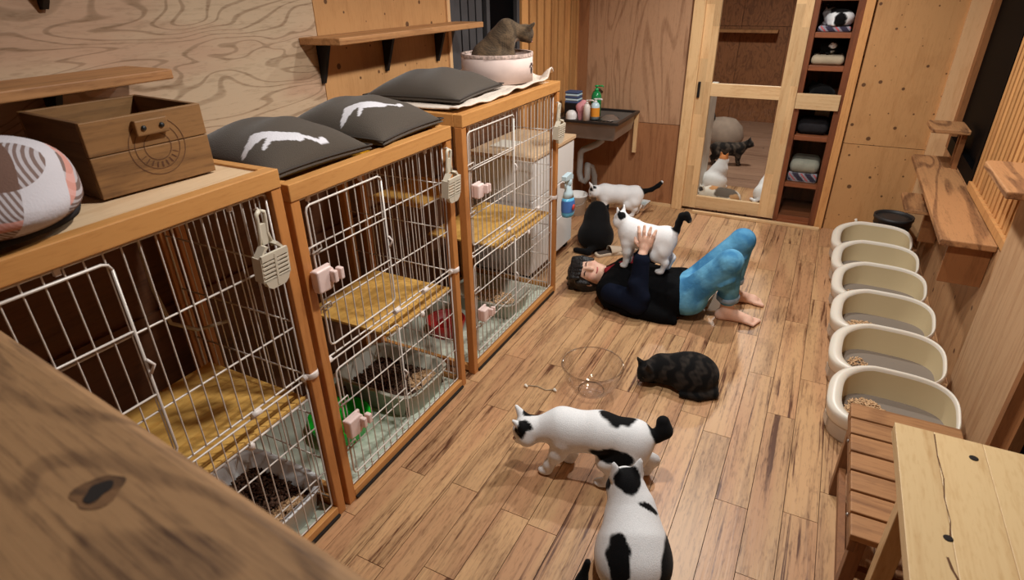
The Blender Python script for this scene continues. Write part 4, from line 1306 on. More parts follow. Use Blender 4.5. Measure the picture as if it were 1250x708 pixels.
def pump_bottle(label, loc, r_, h, mat, topmat, lab=None):
    t = thing('pump_bottle', label, 'bottle', loc)
    MB().lathe([(0, 0), (r_, 0.003), (r_, h * 0.7), (r_ * 0.7, h * 0.82), (r_ * 0.35, h * 0.86)], 24).build('bottle_body', mat, t)
    m = MB().lathe([(r_ * 0.4, h * 0.86), (r_ * 0.4, h * 0.93), (r_ * 0.15, h * 0.94), (r_ * 0.15, h), (r_ * 0.4, h * 1.0), (r_ * 0.4, h * 1.04), (0, h * 1.05)], 16)
    m.tube([(0, 0, h * 1.02), (0.045, 0.0, h * 1.03), (0.055, 0, h * 1.0)], 0.006, 8)
    m.build('pump', topmat, t)
    if lab: MB().lathe([(r_ + 0.0008, h * 0.15), (r_ + 0.0008, h * 0.6)], 24, cap=False).build('label', lab, t)
pump_bottle('slim white pump bottle on the sink edge', (-1.635, 4.42, zt), 0.026, 0.15, M_clip, M_clip)
pump_bottle('clear bottle with round orange label beside the pump bottle', (-1.595, 4.50, zt), 0.035, 0.15, M_paleblue, M_white, M_orange)
pump_bottle('green topped dish soap bottle behind the white pump bottle', (-1.625, 4.60, zt), 0.04, 0.23, M_soapgreen, plain('green_cap', srgb(20, 160, 84), 0.35))
me, V = sdf_mesh('pink_sponge', [ell((0, 0, 0.09), (0.04, 0.03, 0.035)), ell((0.02, 0.01, 0.12), (0.025, 0.025, 0.025)), cone((0, 0, 0.0), (0, 0, 0.07), 0.018, 0.025)], 0.007)
o = link('dish_cloth', me, M_pink, None, (-1.705, 4.47, zt)); tag(o, 'crumpled pink cloth between the cup and bottles', 'cloth')
t = thing('steel_bowl', 'shiny steel bowl resting in the sink', 'bowl', (-1.50, 4.58, zt - 0.006))
MB().lathe([(0.0, 0.03), (0.035, 0.028), (0.075, 0.0), (0.08, 0.0)], 28, sx=1.0).build('bowl_body', M_steel, t)
MB().lathe([(0.078, -0.002), (0.082, 0.001), (0.078, 0.003)], 28, cap=False).build('bowl_rim', M_steel, t)

# ================================================================== FLOOR ITEMS
ab = thing('acrylic_bowl', 'large clear acrylic bowl on the floor boards', 'bowl', (-0.735, 2.21, 0))
MB().lathe([(0.0, 0.002), (0.06, 0.003), (0.095, 0.02), (0.125, 0.07), (0.138, 0.125), (0.144, 0.15), (0.148, 0.152), (0.146, 0.156), (0.139, 0.153), (0.132, 0.125), (0.119, 0.07), (0.09, 0.024), (0.0, 0.008)], 64).build('bowl_shell', M_acryl, ab)
MB().lathe([(0.1435, 0.149), (0.1485, 0.152), (0.1455, 0.157), (0.1385, 0.154)], 64, cap=False).build('rolled_rim', M_acrylrim, ab)
MB().lathe([(0.058, 0.0015), (0.064, 0.001), (0.064, 0.006), (0.058, 0.006)], 48, cap=False).build('foot_ring', M_acrylrim, ab)

tc = MB().tube([(-1.04, 2.10, 0.004), (-0.98, 2.12, 0.004), (-0.93, 2.11, 0.004), (-0.90, 2.13, 0.004)], 0.0022, 6).build('toy_string', M_beige); tag(tc, 'thin toy string with silver tips lying near the cages', 'cat toy')
for x, y in ((-1.04, 2.10), (-0.90, 2.13)):
    MB().lathe([(0, 0), (0.008, 0.006), (0.006, 0.02), (0, 0.026)], 10).build('silver_tip', M_paper, tc, (x, y, 0.008), (R(90), 0, R(60)))

def sandal(label, loc, rz):
    t = thing('sandal', label, 'shoe', loc, rz, 'slip-on sandals beside the person')
    out = [(-0.115, -0.02), (-0.10, -0.033), (-0.03, -0.032), (0.05, -0.045), (0.10, -0.036), (0.122, -0.005), (0.112, 0.028), (0.05, 0.042), (-0.03, 0.036), (-0.10, 0.033), (-0.115, 0.02)]
    MB().prism(out, 'Z', 0.0, 0.022).build('sole', M_sandal, t, bevel=0.006)
    m = MB(); vs = []; fs = []
    for i in range(9):
        x = -0.005 + 0.105 * i / 8
        wd = 0.045 - 0.010 * (i / 8) ** 2; hh = 0.05 - 0.025 * (i / 8)
        for j in range(11):
            a = math.pi * j / 10
            vs.append((x, wd * math.cos(a), 0.018 + hh * math.sin(a)))
    for i in range(8):
        for j in range(10): fs.append((i * 11 + j, i * 11 + j + 1, (i + 1) * 11 + j + 1, (i + 1) * 11 + j))
    m.add(vs, fs, True)
    u = m.build('upper', M_sandal, t); u.modifiers.new('t', 'SOLIDIFY').thickness = 0.004
    MB().prism([(p[0] * 0.85, p[1] * 0.8) for p in out], 'Z', 0.022, 0.024).build('insole', M_sandald, t)
sandal('beige slip-on sandal nearer the black sitting cat', (-1.18, 3.79, 0), R(48))
sandal('beige slip-on sandal nearer the person', (-1.06, 3.90, 0), R(52))

wbk = thing('white_bin', 'white plastic bucket the spotted cat sniffs at', 'bucket', (-1.72, 4.49, 0))
MB().lathe([(0, 0), (0.075, 0), (0.09, 0.16), (0.096, 0.165), (0.096, 0.175), (0.086, 0.175), (0.07, 0.012), (0, 0.012)], 32).build('bucket_body', M_white, wbk)
MB().tube([(-0.094, 0, 0.165), (-0.08, -0.06, 0.11), (0.0, -0.1, 0.085), (0.08, -0.06, 0.11), (0.094, 0, 0.165)], 0.003, 6).build('bail_handle', M_steel, wbk)
wt = thing('water_tray', 'white shallow water tray by the back wall', 'tray', (-1.335, 4.915, 0), R(-4))
vs = [(-0.11, -0.06, 0.0), (0.11, -0.06, 0), (0.11, 0.06, 0), (-0.11, 0.06, 0), (-0.125, -0.072, 0.035), (0.125, -0.072, 0.035), (0.125, 0.072, 0.035), (-0.125, 0.072, 0.035)]
o = MB().add(vs, [(3, 2, 1, 0), (0, 1, 5, 4), (1, 2, 6, 5), (2, 3, 7, 6), (3, 0, 4, 7)]).build('tray_shell', M_white, wt); o.modifiers.new('t', 'SOLIDIFY').thickness = 0.005
bx('water', -0.112, 0.112, -0.062, 0.062, 0.015, 0.018, plain('water_film', srgb(190, 206, 206), 0.05), wt)
me, V = sdf_mesh('snack_pouch', [ell((0, 0, 0.06), (0.05, 0.06, 0.06)), ell((0.02, -0.04, 0.03), (0.05, 0.04, 0.03)), cone((-0.02, 0.02, 0.1), (0.0, 0.05, 0.14), 0.03, 0.012)], 0.008)
c = np.tile(lin(226, 224, 220), (len(V), 1)); nn = vnoise(V, 38); c[nn > 0.35] = lin(40, 40, 44); c[(V[:, 2] < 0.05) & (V[:, 0] > 0.0) & (nn < -0.1)] = lin(220, 190, 50)
paint(me, c)
o = link('snack_pouch', me, attr_mat('foil_pouch', 0.4, 0, 0.1, 60), None, (-1.42, 4.33, 0)); tag(o, 'crumpled white black and yellow snack pouch behind the black cat', 'pouch')
ppx = thing('paper_sheet', 'folded white paper lying under the bent legs', 'paper', (-0.345, 3.27, 0.0), R(35))
m = MB().prism([(-0.05, 0.0), (0.0, 0.11), (0.05, 0.0)], 'Y', -0.003, 0.0); m.build('front_leaf', M_paper, ppx, (0, 0, 0), (R(-12), 0, 0))
MB().prism([(-0.05, 0.0), (0.0, 0.11), (0.05, 0.0)], 'Y', 0.0, 0.003).build('back_leaf', M_paper, ppx, (0, 0.045, 0), (R(12), 0, 0))

# ================================================================== CATS
def A(p): return np.array(p, float)
WHITE, BLACK = lin(236, 236, 236), lin(9, 8, 9)

def cat_head(c, yaw, pitch, s=1.0, ear=1.0):
    f, l, u = frame(yaw, pitch)
    c = A(c)
    P = lambda a, b, d: c + s * (a * f + b * l + d * u)
    ax = np.stack([f, l, u])
    pr = [ell(c, (0.049 * s, 0.046 * s, 0.043 * s), ax, 0.02), ell(P(0.040, 0, -0.014), (0.022 * s, 0.026 * s, 0.018 * s), ax, 0.014),
          ell(P(0.010, 0.026, -0.016), 0.027 * s, None, 0.015), ell(P(0.010, -0.026, -0.016), 0.027 * s, None, 0.015)]
    for q in (1, -1):
        ea = np.stack([f, l, u])
        pr.append(cone(P(-0.004, q * 0.026, 0.028), P(-0.008, q * 0.037 * ear, 0.072 * ear), 0.019 * s, 0.0045 * s, 0.008))
        pr.append(cone(P(-0.004, q * 0.036, 0.024), P(-0.008, q * 0.039 * ear, 0.066 * ear), 0.012 * s, 0.004 * s, 0.006))
        pr.append(minus(ell(P(0.020, q * 0.035, 0.046), (0.018 * s, 0.009 * s, 0.020 * s), ea, 0.006)))
    return pr, P, (f, l, u)

def cat_face(t, P, fr, s, eye=M_eye):
    f, l, u = fr
    m3 = Matrix((f, l, u)).transposed()
    for q in (1, -1):
        MB().lathe([(0.0, -0.004), (0.007 * s, -0.002), (0.0085 * s, 0.0), (0.007 * s, 0.002), (0, 0.004)], 12, sy=0.8).build('eye', eye, t, P(0.0405, q * 0.021, 0.006), (m3 @ Matrix.Rotation(R(90), 3, 'Y')).to_euler())
    MB().lathe([(0.0, -0.004), (0.005 * s, -0.001), (0.0058 * s, 0.001), (0, 0.004)], 10).build('nose', M_nose, t, P(0.0615, 0, -0.007), (m3 @ Matrix.Rotation(R(90), 3, 'Y')).to_euler())

def standing(head, hyaw, hpitch, tail, feet=None, s=1.0, hip_z=0.195, chest_z=0.185, hs=1.0, arch=0.0):
    ft = dict(fl=(0.135, 0.042), fr=(0.135, -0.042), hl=(-0.135, 0.045), hr=(-0.135, -0.045))
    if feet: ft.update(feet)
    pr = [cone((0.12, 0, chest_z), (0.0, 0, 0.185 + arch), 0.070, 0.072, 0.03), cone((0.0, 0, 0.185 + arch), (-0.125, 0, hip_z), 0.072, 0.064, 0.03),
          ell((0.10, 0, chest_z - 0.005), (0.085, 0.062, 0.078), None, 0.03), ell((-0.12, 0, hip_z - 0.01), (0.07, 0.065, 0.07), None, 0.03),
          cone((0.14, 0, chest_z + 0.02), A(head) - A((math.cos(hyaw) * 0.02, math.sin(hyaw) * 0.02, 0.01)), 0.060, 0.043, 0.03)]
    for k, q in (('fl', 1), ('fr', -1)):
        x, y = ft[k]
        z0 = 0.016 if len(ft[k]) == 2 else 0.016
        ex, ey = (0.13 * 0.6 + x * 0.4), y * 0.5 + q * 0.022
        pr += chain([(0.125, q * 0.035, 0.15), (ex - 0.008, ey, 0.105), (x - 0.004, y, 0.045), (x, y, 0.022)], [0.042, 0.029, 0.018, 0.018], 0.018)
        pr.append(ell((x + 0.012, y, 0.0155), (0.026, 0.020, 0.0155), None, 0.01))
    for k, q in (('hl', 1), ('hr', -1)):
        x, y = ft[k]
        pr.append(ell((-0.115, q * 0.036, hip_z - 0.045), (0.062, 0.036, 0.072), None, 0.025))
        kx = -0.085 + (x + 0.135) * 0.45
        pr += chain([(-0.11, q * 0.042, hip_z - 0.06), (kx, q * 0.046, 0.11), (x - 0.03, y, 0.075), (x - 0.012, y, 0.024)], [0.05, 0.036, 0.019, 0.017], 0.02)
        pr.append(ell((x + 0.006, y, 0.0155), (0.030, 0.020, 0.0155), None, 0.01))
    pr += chain([(-0.165, 0, hip_z + 0.015)] + tail[0], [0.022] + tail[1], 0.012)
    hp, P, fr = cat_head(head, hyaw, hpitch, hs)
    return pr + hp, P, fr, hs

def sitting(head, hyaw, hpitch, tail, hs=1.0, lean=0.0, squat=1.0):
    z = squat
    pr = [ell((-0.05, 0, 0.085), (0.10, 0.10, 0.085), None, 0.03), cone((-0.045, 0, 0.10), (0.03, 0, 0.17 * z), 0.092, 0.078, 0.04), cone((0.03, 0, 0.17 * z), (0.065, 0, 0.22 * z), 0.076, 0.060, 0.03),
          cone((0.065, 0, 0.23 * z), A(head) - A((math.cos(hyaw) * 0.015, math.sin(hyaw) * 0.015, 0.01)), 0.052, 0.042, 0.03)]
    for q in (1, -1):
        pr.append(ell((0.0, q * 0.068, 0.068), (0.092, 0.045, 0.068), None, 0.03))
        pr.append(ell((0.075, q * 0.07, 0.016), (0.038, 0.022, 0.016), None, 0.012))
        pr += chain([(0.065, q * 0.036, 0.19 * z), (0.08, q * 0.038, 0.10 * z), (0.09, q * 0.036, 0.024)], [0.042, 0.026, 0.018], 0.02)
        pr.append(ell((0.102, q * 0.036, 0.0155), (0.026, 0.020, 0.0155), None, 0.01))
    pr += chain(tail[0], tail[1], 0.012)
    hp, P, fr = cat_head(head, hyaw, hpitch, hs)
    return pr + hp, P, fr, hs

def loaf(head, hyaw, hpitch, tail, hs=1.0, s=1.0):
    pr = [ell((0.0, 0, 0.078), (0.165, 0.092, 0.078), None, 0.03), ell((-0.085, 0, 0.074), (0.10, 0.105, 0.074), None, 0.03), ell((0.09, 0, 0.078), (0.08, 0.075, 0.072), None, 0.03),
          cone((0.11, 0, 0.085), A(head) - A((math.cos(hyaw) * 0.02, math.sin(hyaw) * 0.02, 0.0)), 0.058, 0.042, 0.03)]
    for q in (1, -1):
        pr.append(ell((-0.05, q * 0.075, 0.055), (0.08, 0.04, 0.055), None, 0.03))
        pr.append(ell((0.15, q * 0.035, 0.017), (0.04, 0.021, 0.017), None, 0.015))
    pr += chain(tail[0], tail[1], 0.012)
    hp, P, fr = cat_head(head, hyaw, hpitch, hs)
    return pr + hp, P, fr, hs

def patchy(base, patches, seed=0.0, warp=0.012):
    def f(V):
        c = np.tile(base, (len(V), 1))
        W = V + warp * np.stack([vnoise(V, 38, seed), vnoise(V, 41, seed + 3), vnoise(V, 36, seed + 7)], 1)
        for (ctr, rad, col) in patches:
            d = np.sqrt((((W - A(ctr)) / A(rad)) ** 2).sum(1))
            a = np.clip((1.06 - d) / 0.12, 0, 1)[:, None]
            c = c * (1 - a) + col * a
        return c
    return f

def tabby(dark, light, belly=None, seed=0.0, freq=62, extra=(), tick=0.0):
    def f(V):
        n = vnoise(V, 25, seed)
        st = 0.5 + 0.5 * np.sin(V[:, 0] * freq + 3.0 * n + 14 * V[:, 2])
        a = np.clip((st - 0.35) / 0.4, 0, 1)[:, None] * np.clip(0.65 + 0.6 * vnoise(V, 70, seed + 2), 0, 1)[:, None]
        if tick: a = a * (1 - tick) + tick * np.clip(0.5 + vnoise(V, 240, seed + 4), 0, 1)[:, None]
        c = dark * (1 - a) + light * a
        if belly is not None:
            b = np.clip((0.05 - V[:, 2]) / 0.03, 0, 1)[:, None]
            c = c * (1 - b) + belly * b
        for (ctr, rad, col) in extra:
            d = np.sqrt((((V - A(ctr)) / A(rad)) ** 2).sum(1))
            q = np.clip((1.06 - d) / 0.15, 0, 1)[:, None]
            c = c * (1 - q) + col * q
        return c
    return f

def make_cat(name, label, loc, rz, body, color, s=1.0, h=0.0065, face=True, group=None, eye=M_eye):
    pr, P, fr, hs = body
    t = thing(name, label, 'cat', loc, rz, group)
    t.scale = s if hasattr(s, '__len__') else (s, s, s)
    me, V = sdf_mesh('cat_body', pr, h)
    paint(me, color(V))
    link('cat_body', me, M_fur, t)
    if face: cat_face(t, P, fr, hs, eye)
    return t

# 1 walking black-and-white cat
b = standing((0.262, 0.015, 0.172), R(8), R(-40), hs=1.14, tail= ([(-0.20, -0.01, 0.215), (-0.222, -0.02, 0.235), (-0.215, -0.03, 0.262)], [0.022, 0.028, 0.024]),
             feet=dict(fl=(0.175, 0.045), fr=(0.10, -0.035), hl=(-0.03, 0.055), hr=(-0.17, -0.04)), arch=0.012)
make_cat('cat', 'white cat with black patches walking beside the clear bowl', (-0.525, 1.705, 0), R(192),
         b, patchy(WHITE, [((-0.06, -0.02, 0.275), (0.068, 0.052, 0.055), BLACK), ((-0.05, 0.085, 0.165), (0.085, 0.05, 0.030), BLACK), ((-0.095, 0.07, 0.12), (0.03, 0.05, 0.05), BLACK), ((-0.215, -0.02, 0.24), (0.05, 0.055, 0.055), BLACK),
                       ((0.255, -0.034, 0.215), (0.035, 0.036, 0.05), BLACK), ((0.268, 0.048, 0.195), (0.030, 0.026, 0.040), BLACK)], 1.0), 1.08, 0.006)
# 2 sitting cat seen from behind
b = sitting((0.112, 0.015, 0.258), R(12), R(-12), ([(-0.13, 0.0, 0.05), (-0.15, -0.05, 0.02), (-0.10, -0.12, 0.018)], [0.022, 0.02, 0.016]), squat=0.86, hs=1.16)
b = (b[0] + [ell((-0.03, 0, 0.11), (0.11, 0.108, 0.095), None, 0.03), cone((0.0, 0, 0.15), (0.07, 0.0, 0.20), 0.09, 0.07, 0.03)],) + b[1:]
make_cat('cat', 'white cat with black patches sitting nearest the camera seen from behind', (-0.275, 1.34, 0), R(115),
         b, patchy(WHITE, [((0.088, 0.016, 0.30), (0.052, 0.046, 0.036), BLACK), ((0.12, 0.066, 0.25), (0.03, 0.025, 0.03), BLACK), ((-0.10, 0.058, 0.17), (0.075, 0.034, 0.075), BLACK), ((-0.06, -0.085, 0.10), (0.10, 0.04, 0.085), BLACK),
                       ((0.03, -0.05, 0.24), (0.012, 0.055, 0.03), BLACK), ((-0.14, 0.03, 0.05), (0.04, 0.05, 0.04), BLACK)], 4.0, 0.008), 1.06, 0.006)
# tail tip of a third one at the bottom edge: a black cat mostly out of the picture
b = sitting((0.10, 0.0, 0.285), 0.0, R(-10), ([(-0.12, 0.0, 0.05), (-0.17, 0.0, 0.06), (-0.25, 0.0, 0.10), (-0.275, 0.0, 0.155)], [0.022, 0.02, 0.017, 0.011]))
make_cat('cat', 'black cat at the bottom edge of which only the tail tip shows', (-0.45, 0.925, 0), R(-106), b, lambda V: np.tile(BLACK, (len(V), 1)), 1.0, 0.008)
# 4 tabby crouching and eating by the bowl
b = loaf((0.17, 0.055, 0.085), R(48), R(-34), hs=1.08, tail= ([(-0.16, 0.0, 0.04), (-0.17, 0.07, 0.025), (-0.10, 0.115, 0.022), (-0.02, 0.118, 0.02)], [0.03, 0.026, 0.022, 0.016]))
b = (b[0] + [ell((-0.05, 0, 0.10), (0.125, 0.10, 0.09), None, 0.04)],) + b[1:]
make_cat('cat', 'dark tabby cat crouching on the floor behind the clear bowl', (-0.365, 2.45, 0), R(188),
         b, tabby(lin(11, 10, 10), lin(50, 44, 39), seed=2.0, freq=80), 0.93, 0.006)
# 5 cat standing on the person
b = standing((0.19, 0.0, 0.275), R(-18), R(-12), ([(-0.182, 0.0, 0.25), (-0.192, 0.0, 0.30), (-0.205, 0.005, 0.335), (-0.235, 0.01, 0.345), (-0.255, 0.012, 0.325)], [0.022, 0.021, 0.021, 0.021, 0.018]),
             dict(fl=(0.125, 0.036), fr=(0.12, -0.035), hl=(-0.115, 0.045), hr=(-0.14, -0.045)), hip_z=0.20, chest_z=0.205)
make_cat('cat', 'white cat with black tail standing on the lying person', (-0.765, 3.165, 0.236), R(182),
         b, patchy(WHITE, [((-0.205, 0.0, 0.32), (0.075, 0.05, 0.085), BLACK), ((0.175, 0.035, 0.31), (0.03, 0.030, 0.03), BLACK), ((0.19, -0.045, 0.315), (0.022, 0.024, 0.03), BLACK)], 2.0, 0.006), (0.87, 0.95, 1.06), 0.006)
# 6 black sitting cat
b = sitting((0.16, -0.02, 0.165), R(-20), R(-50), ([(-0.13, 0.0, 0.05), (-0.16, 0.04, 0.02), (-0.13, 0.12, 0.018)], [0.022, 0.02, 0.016]), squat=0.95)
make_cat('cat', 'black cat sitting with its back turned beside the sandals', (-1.33, 3.90, 0), R(108),
         b, patchy(BLACK, [((0.10, -0.036, 0.015), (0.05, 0.03, 0.03), WHITE), ((0.10, 0.036, 0.015), (0.05, 0.03, 0.03), WHITE)], 0.0, 0.004), 1.16, 0.007)
# 7 cat eating at the back
b = standing((0.215, 0.03, 0.215), R(14), R(-38), ([(-0.20, 0.0, 0.22), (-0.25, 0.0, 0.235), (-0.30, 0.0, 0.27), (-0.325, 0.0, 0.30)], [0.02, 0.018, 0.018, 0.016]), dict(fl=(0.15, 0.04), hl=(-0.10, 0.045)))
make_cat('cat', 'white cat with black tail standing by the white bucket', (-1.375, 4.60, 0), R(196),
         b, patchy(WHITE, [((-0.26, 0.0, 0.25), (0.10, 0.05, 0.085), BLACK), ((0.225, 0.055, 0.24), (0.028, 0.022, 0.03), BLACK), ((0.21, 0.0, 0.25), (0.02, 0.024, 0.03), BLACK)], 3.0, 0.005), 1.0, 0.007)
# 8 tabby in the drum
b = sitting((0.185, 0.0, 0.225), R(-10), R(-50), ([(-0.13, 0.0, 0.05), (-0.10, 0.1, 0.02), (-0.02, 0.125, 0.018)], [0.022, 0.02, 0.016]), squat=1.08)
make_cat('cat', 'brown tabby cat sitting in the round drum box looking down', (-1.575, 2.875, 1.337), R(36),
         b, tabby(lin(62, 52, 42), lin(120, 98, 74), seed=5.0, freq=70, extra=[((0.11, 0.0, 0.17), (0.035, 0.05, 0.05), lin(190, 170, 150))], tick=0.5), 0.86, 0.0065)
# cats behind the glass door
b = sitting((0.09, 0.0, 0.285), R(10), R(-5), ([(-0.12, 0.0, 0.05), (-0.16, 0.05, 0.02), (-0.10, 0.11, 0.018)], [0.022, 0.02, 0.016]))
make_cat('cat', 'white cat with ginger head sitting behind the glass door', (-0.79, 5.70, 0), R(60), b, patchy(WHITE, [((0.08, 0.0, 0.32), (0.06, 0.06, 0.045), lin(190, 120, 70)), ((0.1, -0.05, 0.12), (0.03, 0.03, 0.06), lin(120, 80, 60))], 1.5), 0.92, 0.009, group='cats in the room behind the glass door')
b = standing((0.23, 0.0, 0.255), R(-20), R(-5), ([(-0.22, 0.02, 0.20), (-0.27, 0.05, 0.22), (-0.33, 0.10, 0.23)], [0.02, 0.02, 0.016]))
make_cat('cat', 'dark grey tabby cat standing deep in the rear room', (-0.83, 6.58, 0), R(15), b, tabby(lin(34, 30, 28), lin(92, 80, 70), seed=8.0), 0.9, 0.010, group='cats in the room behind the glass door')
b = loaf((0.16, 0.06, 0.10), R(50), R(-15), ([(-0.16, 0.0, 0.04), (-0.17, -0.08, 0.025), (-0.08, -0.12, 0.022)], [0.03, 0.024, 0.018]))
make_cat('cat', 'calico cat lying against the lower pane of the glass door', (-0.66, 5.24, 0), R(165), b, patchy(lin(224, 214, 200), [((-0.05, 0.02, 0.11), (0.11, 0.09, 0.08), lin(96, 84, 74)), ((0.07, 0.0, 0.13), (0.05, 0.06, 0.04), lin(196, 140, 90)), ((-0.15, 0.05, 0.08), (0.06, 0.05, 0.06), lin(186, 140, 96)), ((0.16, 0.08, 0.14), (0.03, 0.03, 0.03), lin(60, 50, 44))], 6.0), 0.95, 0.008, group='cats in the room behind the glass door')
b = sitting((0.08, 0.0, 0.28), R(0), R(-5), ([(-0.13, 0.0, 0.05), (-0.16, 0.05, 0.02), (-0.10, 0.11, 0.018)], [0.022, 0.02, 0.016]))
make_cat('cat', 'white cat half hidden by the right door stile', (-0.325, 5.52, 0), R(80), b, patchy(WHITE, [((0.1, 0.0, 0.33), (0.03, 0.05, 0.03), lin(200, 150, 110))], 0.0), 0.8, 0.009, group='cats in the room behind the glass door')

# ---- cubby contents
o = bx('folded_blanket', -0.155, 0.055, 5.02, 5.40, 1.421, 1.455, M_tartan, bevel=0.012); tag(o, 'red and white tartan blanket in the upper cubby', 'blanket')
o = bx('folded_blanket', -0.155, 0.055, 5.02, 5.40, 0.336, 0.40, M_tartan, bevel=0.014); tag(o, 'red and navy tartan blanket in the lower cubby', 'blanket')
def soft(name, label, cat, loc, mat, r, prims=None):
    me, V = sdf_mesh(name, prims or [ell((0, 0, r[2]), r, None, 0.02), ell((r[0] * 0.2, -r[1] * 0.2, r[2] * 0.8), (r[0] * 0.8, r[1] * 0.7, r[2] * 0.7), None, 0.02)], 0.01)
    o = link(name, me, mat, None, loc)
    return tag(o, label, cat)
def pad(name, label, cat, x0, x1, y0, y1, z0, z1, mat, bev):
    o = bx(name, x0, x1, y0, y1, z0, z1, mat, bevel=bev)
    o.modifiers[0].segments = 5
    o.data.shade_smooth()
    return tag(o, label, cat)
pad('cushion', 'beige cushion with pale edge in the second cubby', 'cushion', -0.158, 0.058, 5.02, 5.36, 1.201, 1.262, M_beige, 0.028)
pad('cushion', 'round grey white cushion above the lower tartan blanket', 'cushion', -0.155, 0.055, 5.03, 5.32, 0.402, 0.50, M_greycloth, 0.044)
pad('dark_blanket', 'black fleece blanket in the cubby under the pale rail', 'blanket', -0.158, 0.058, 5.03, 5.28, 0.702, 0.81, M_dark, 0.045)
o = bx('paper_card', -0.06, 0.045, 5.30, 5.306, 0.70, 0.87, M_paper); tag(o, 'white card standing behind the black fleece blanket', 'paper')
b = loaf((0.13, 0.03, 0.12), R(30), R(-10), ([(-0.15, 0.0, 0.04), (-0.12, 0.09, 0.022), (-0.04, 0.10, 0.02)], [0.026, 0.022, 0.016]))
make_cat('cat', 'white and black cat sleeping on the upper tartan blanket', (-0.045, 5.13, 1.457), R(120), b, patchy(WHITE, [((-0.05, 0.0, 0.15), (0.12, 0.12, 0.055), BLACK), ((0.13, 0.03, 0.16), (0.05, 0.05, 0.03), BLACK), ((-0.15, 0.05, 0.06), (0.05, 0.06, 0.07), BLACK)], 2.2), 0.72, 0.011, group='cats resting in the cubbies')
b = loaf((0.12, 0.05, 0.11), R(40), R(-20), ([(-0.15, 0.0, 0.04), (-0.12, 0.09, 0.022), (-0.04, 0.10, 0.02)], [0.026, 0.022, 0.016]))
make_cat('cat', 'black cat with white muzzle resting in the second cubby', (-0.035, 5.22, 1.263), R(245), b, patchy(BLACK, [((0.16, 0.085, 0.09), (0.04, 0.045, 0.035), WHITE), ((0.10, 0.02, 0.05), (0.06, 0.05, 0.05), WHITE)], 3.2), 0.66, 0.011, group='cats resting in the cubbies')
b = loaf((0.12, 0.03, 0.11), R(20), R(-10), ([(-0.15, 0.0, 0.04), (-0.12, 0.09, 0.022), (-0.04, 0.10, 0.02)], [0.026, 0.022, 0.016]))
make_cat('cat', 'black cat curled in the third cubby above the pale rail', (-0.05, 5.17, 0.942), R(110), b, lambda V: np.tile(BLACK, (len(V), 1)), 0.72, 0.011, group='cats resting in the cubbies')
# clear dome bed in the rear room
o = thing('dome_bed', 'large rounded grey pet dome in the rear room', 'pet bed', (-1.03, 7.45, 0))
MB().lathe([(0.0, 0.0), (0.22, 0.0), (0.25, 0.10), (0.22, 0.22), (0.14, 0.30), (0.0, 0.33)], 32).build('dome', plain('dome_cloth', srgb(150, 132, 116), 0.9, var=0.15, bscale=12), o)
MB().tube([(-0.22, -0.12, 0.02), (-0.26, -0.10, 0.2), (-0.22, -0.1, 0.32), (-0.1, -0.1, 0.36)], 0.05, 10).build('dark_hood', M_dark, o)

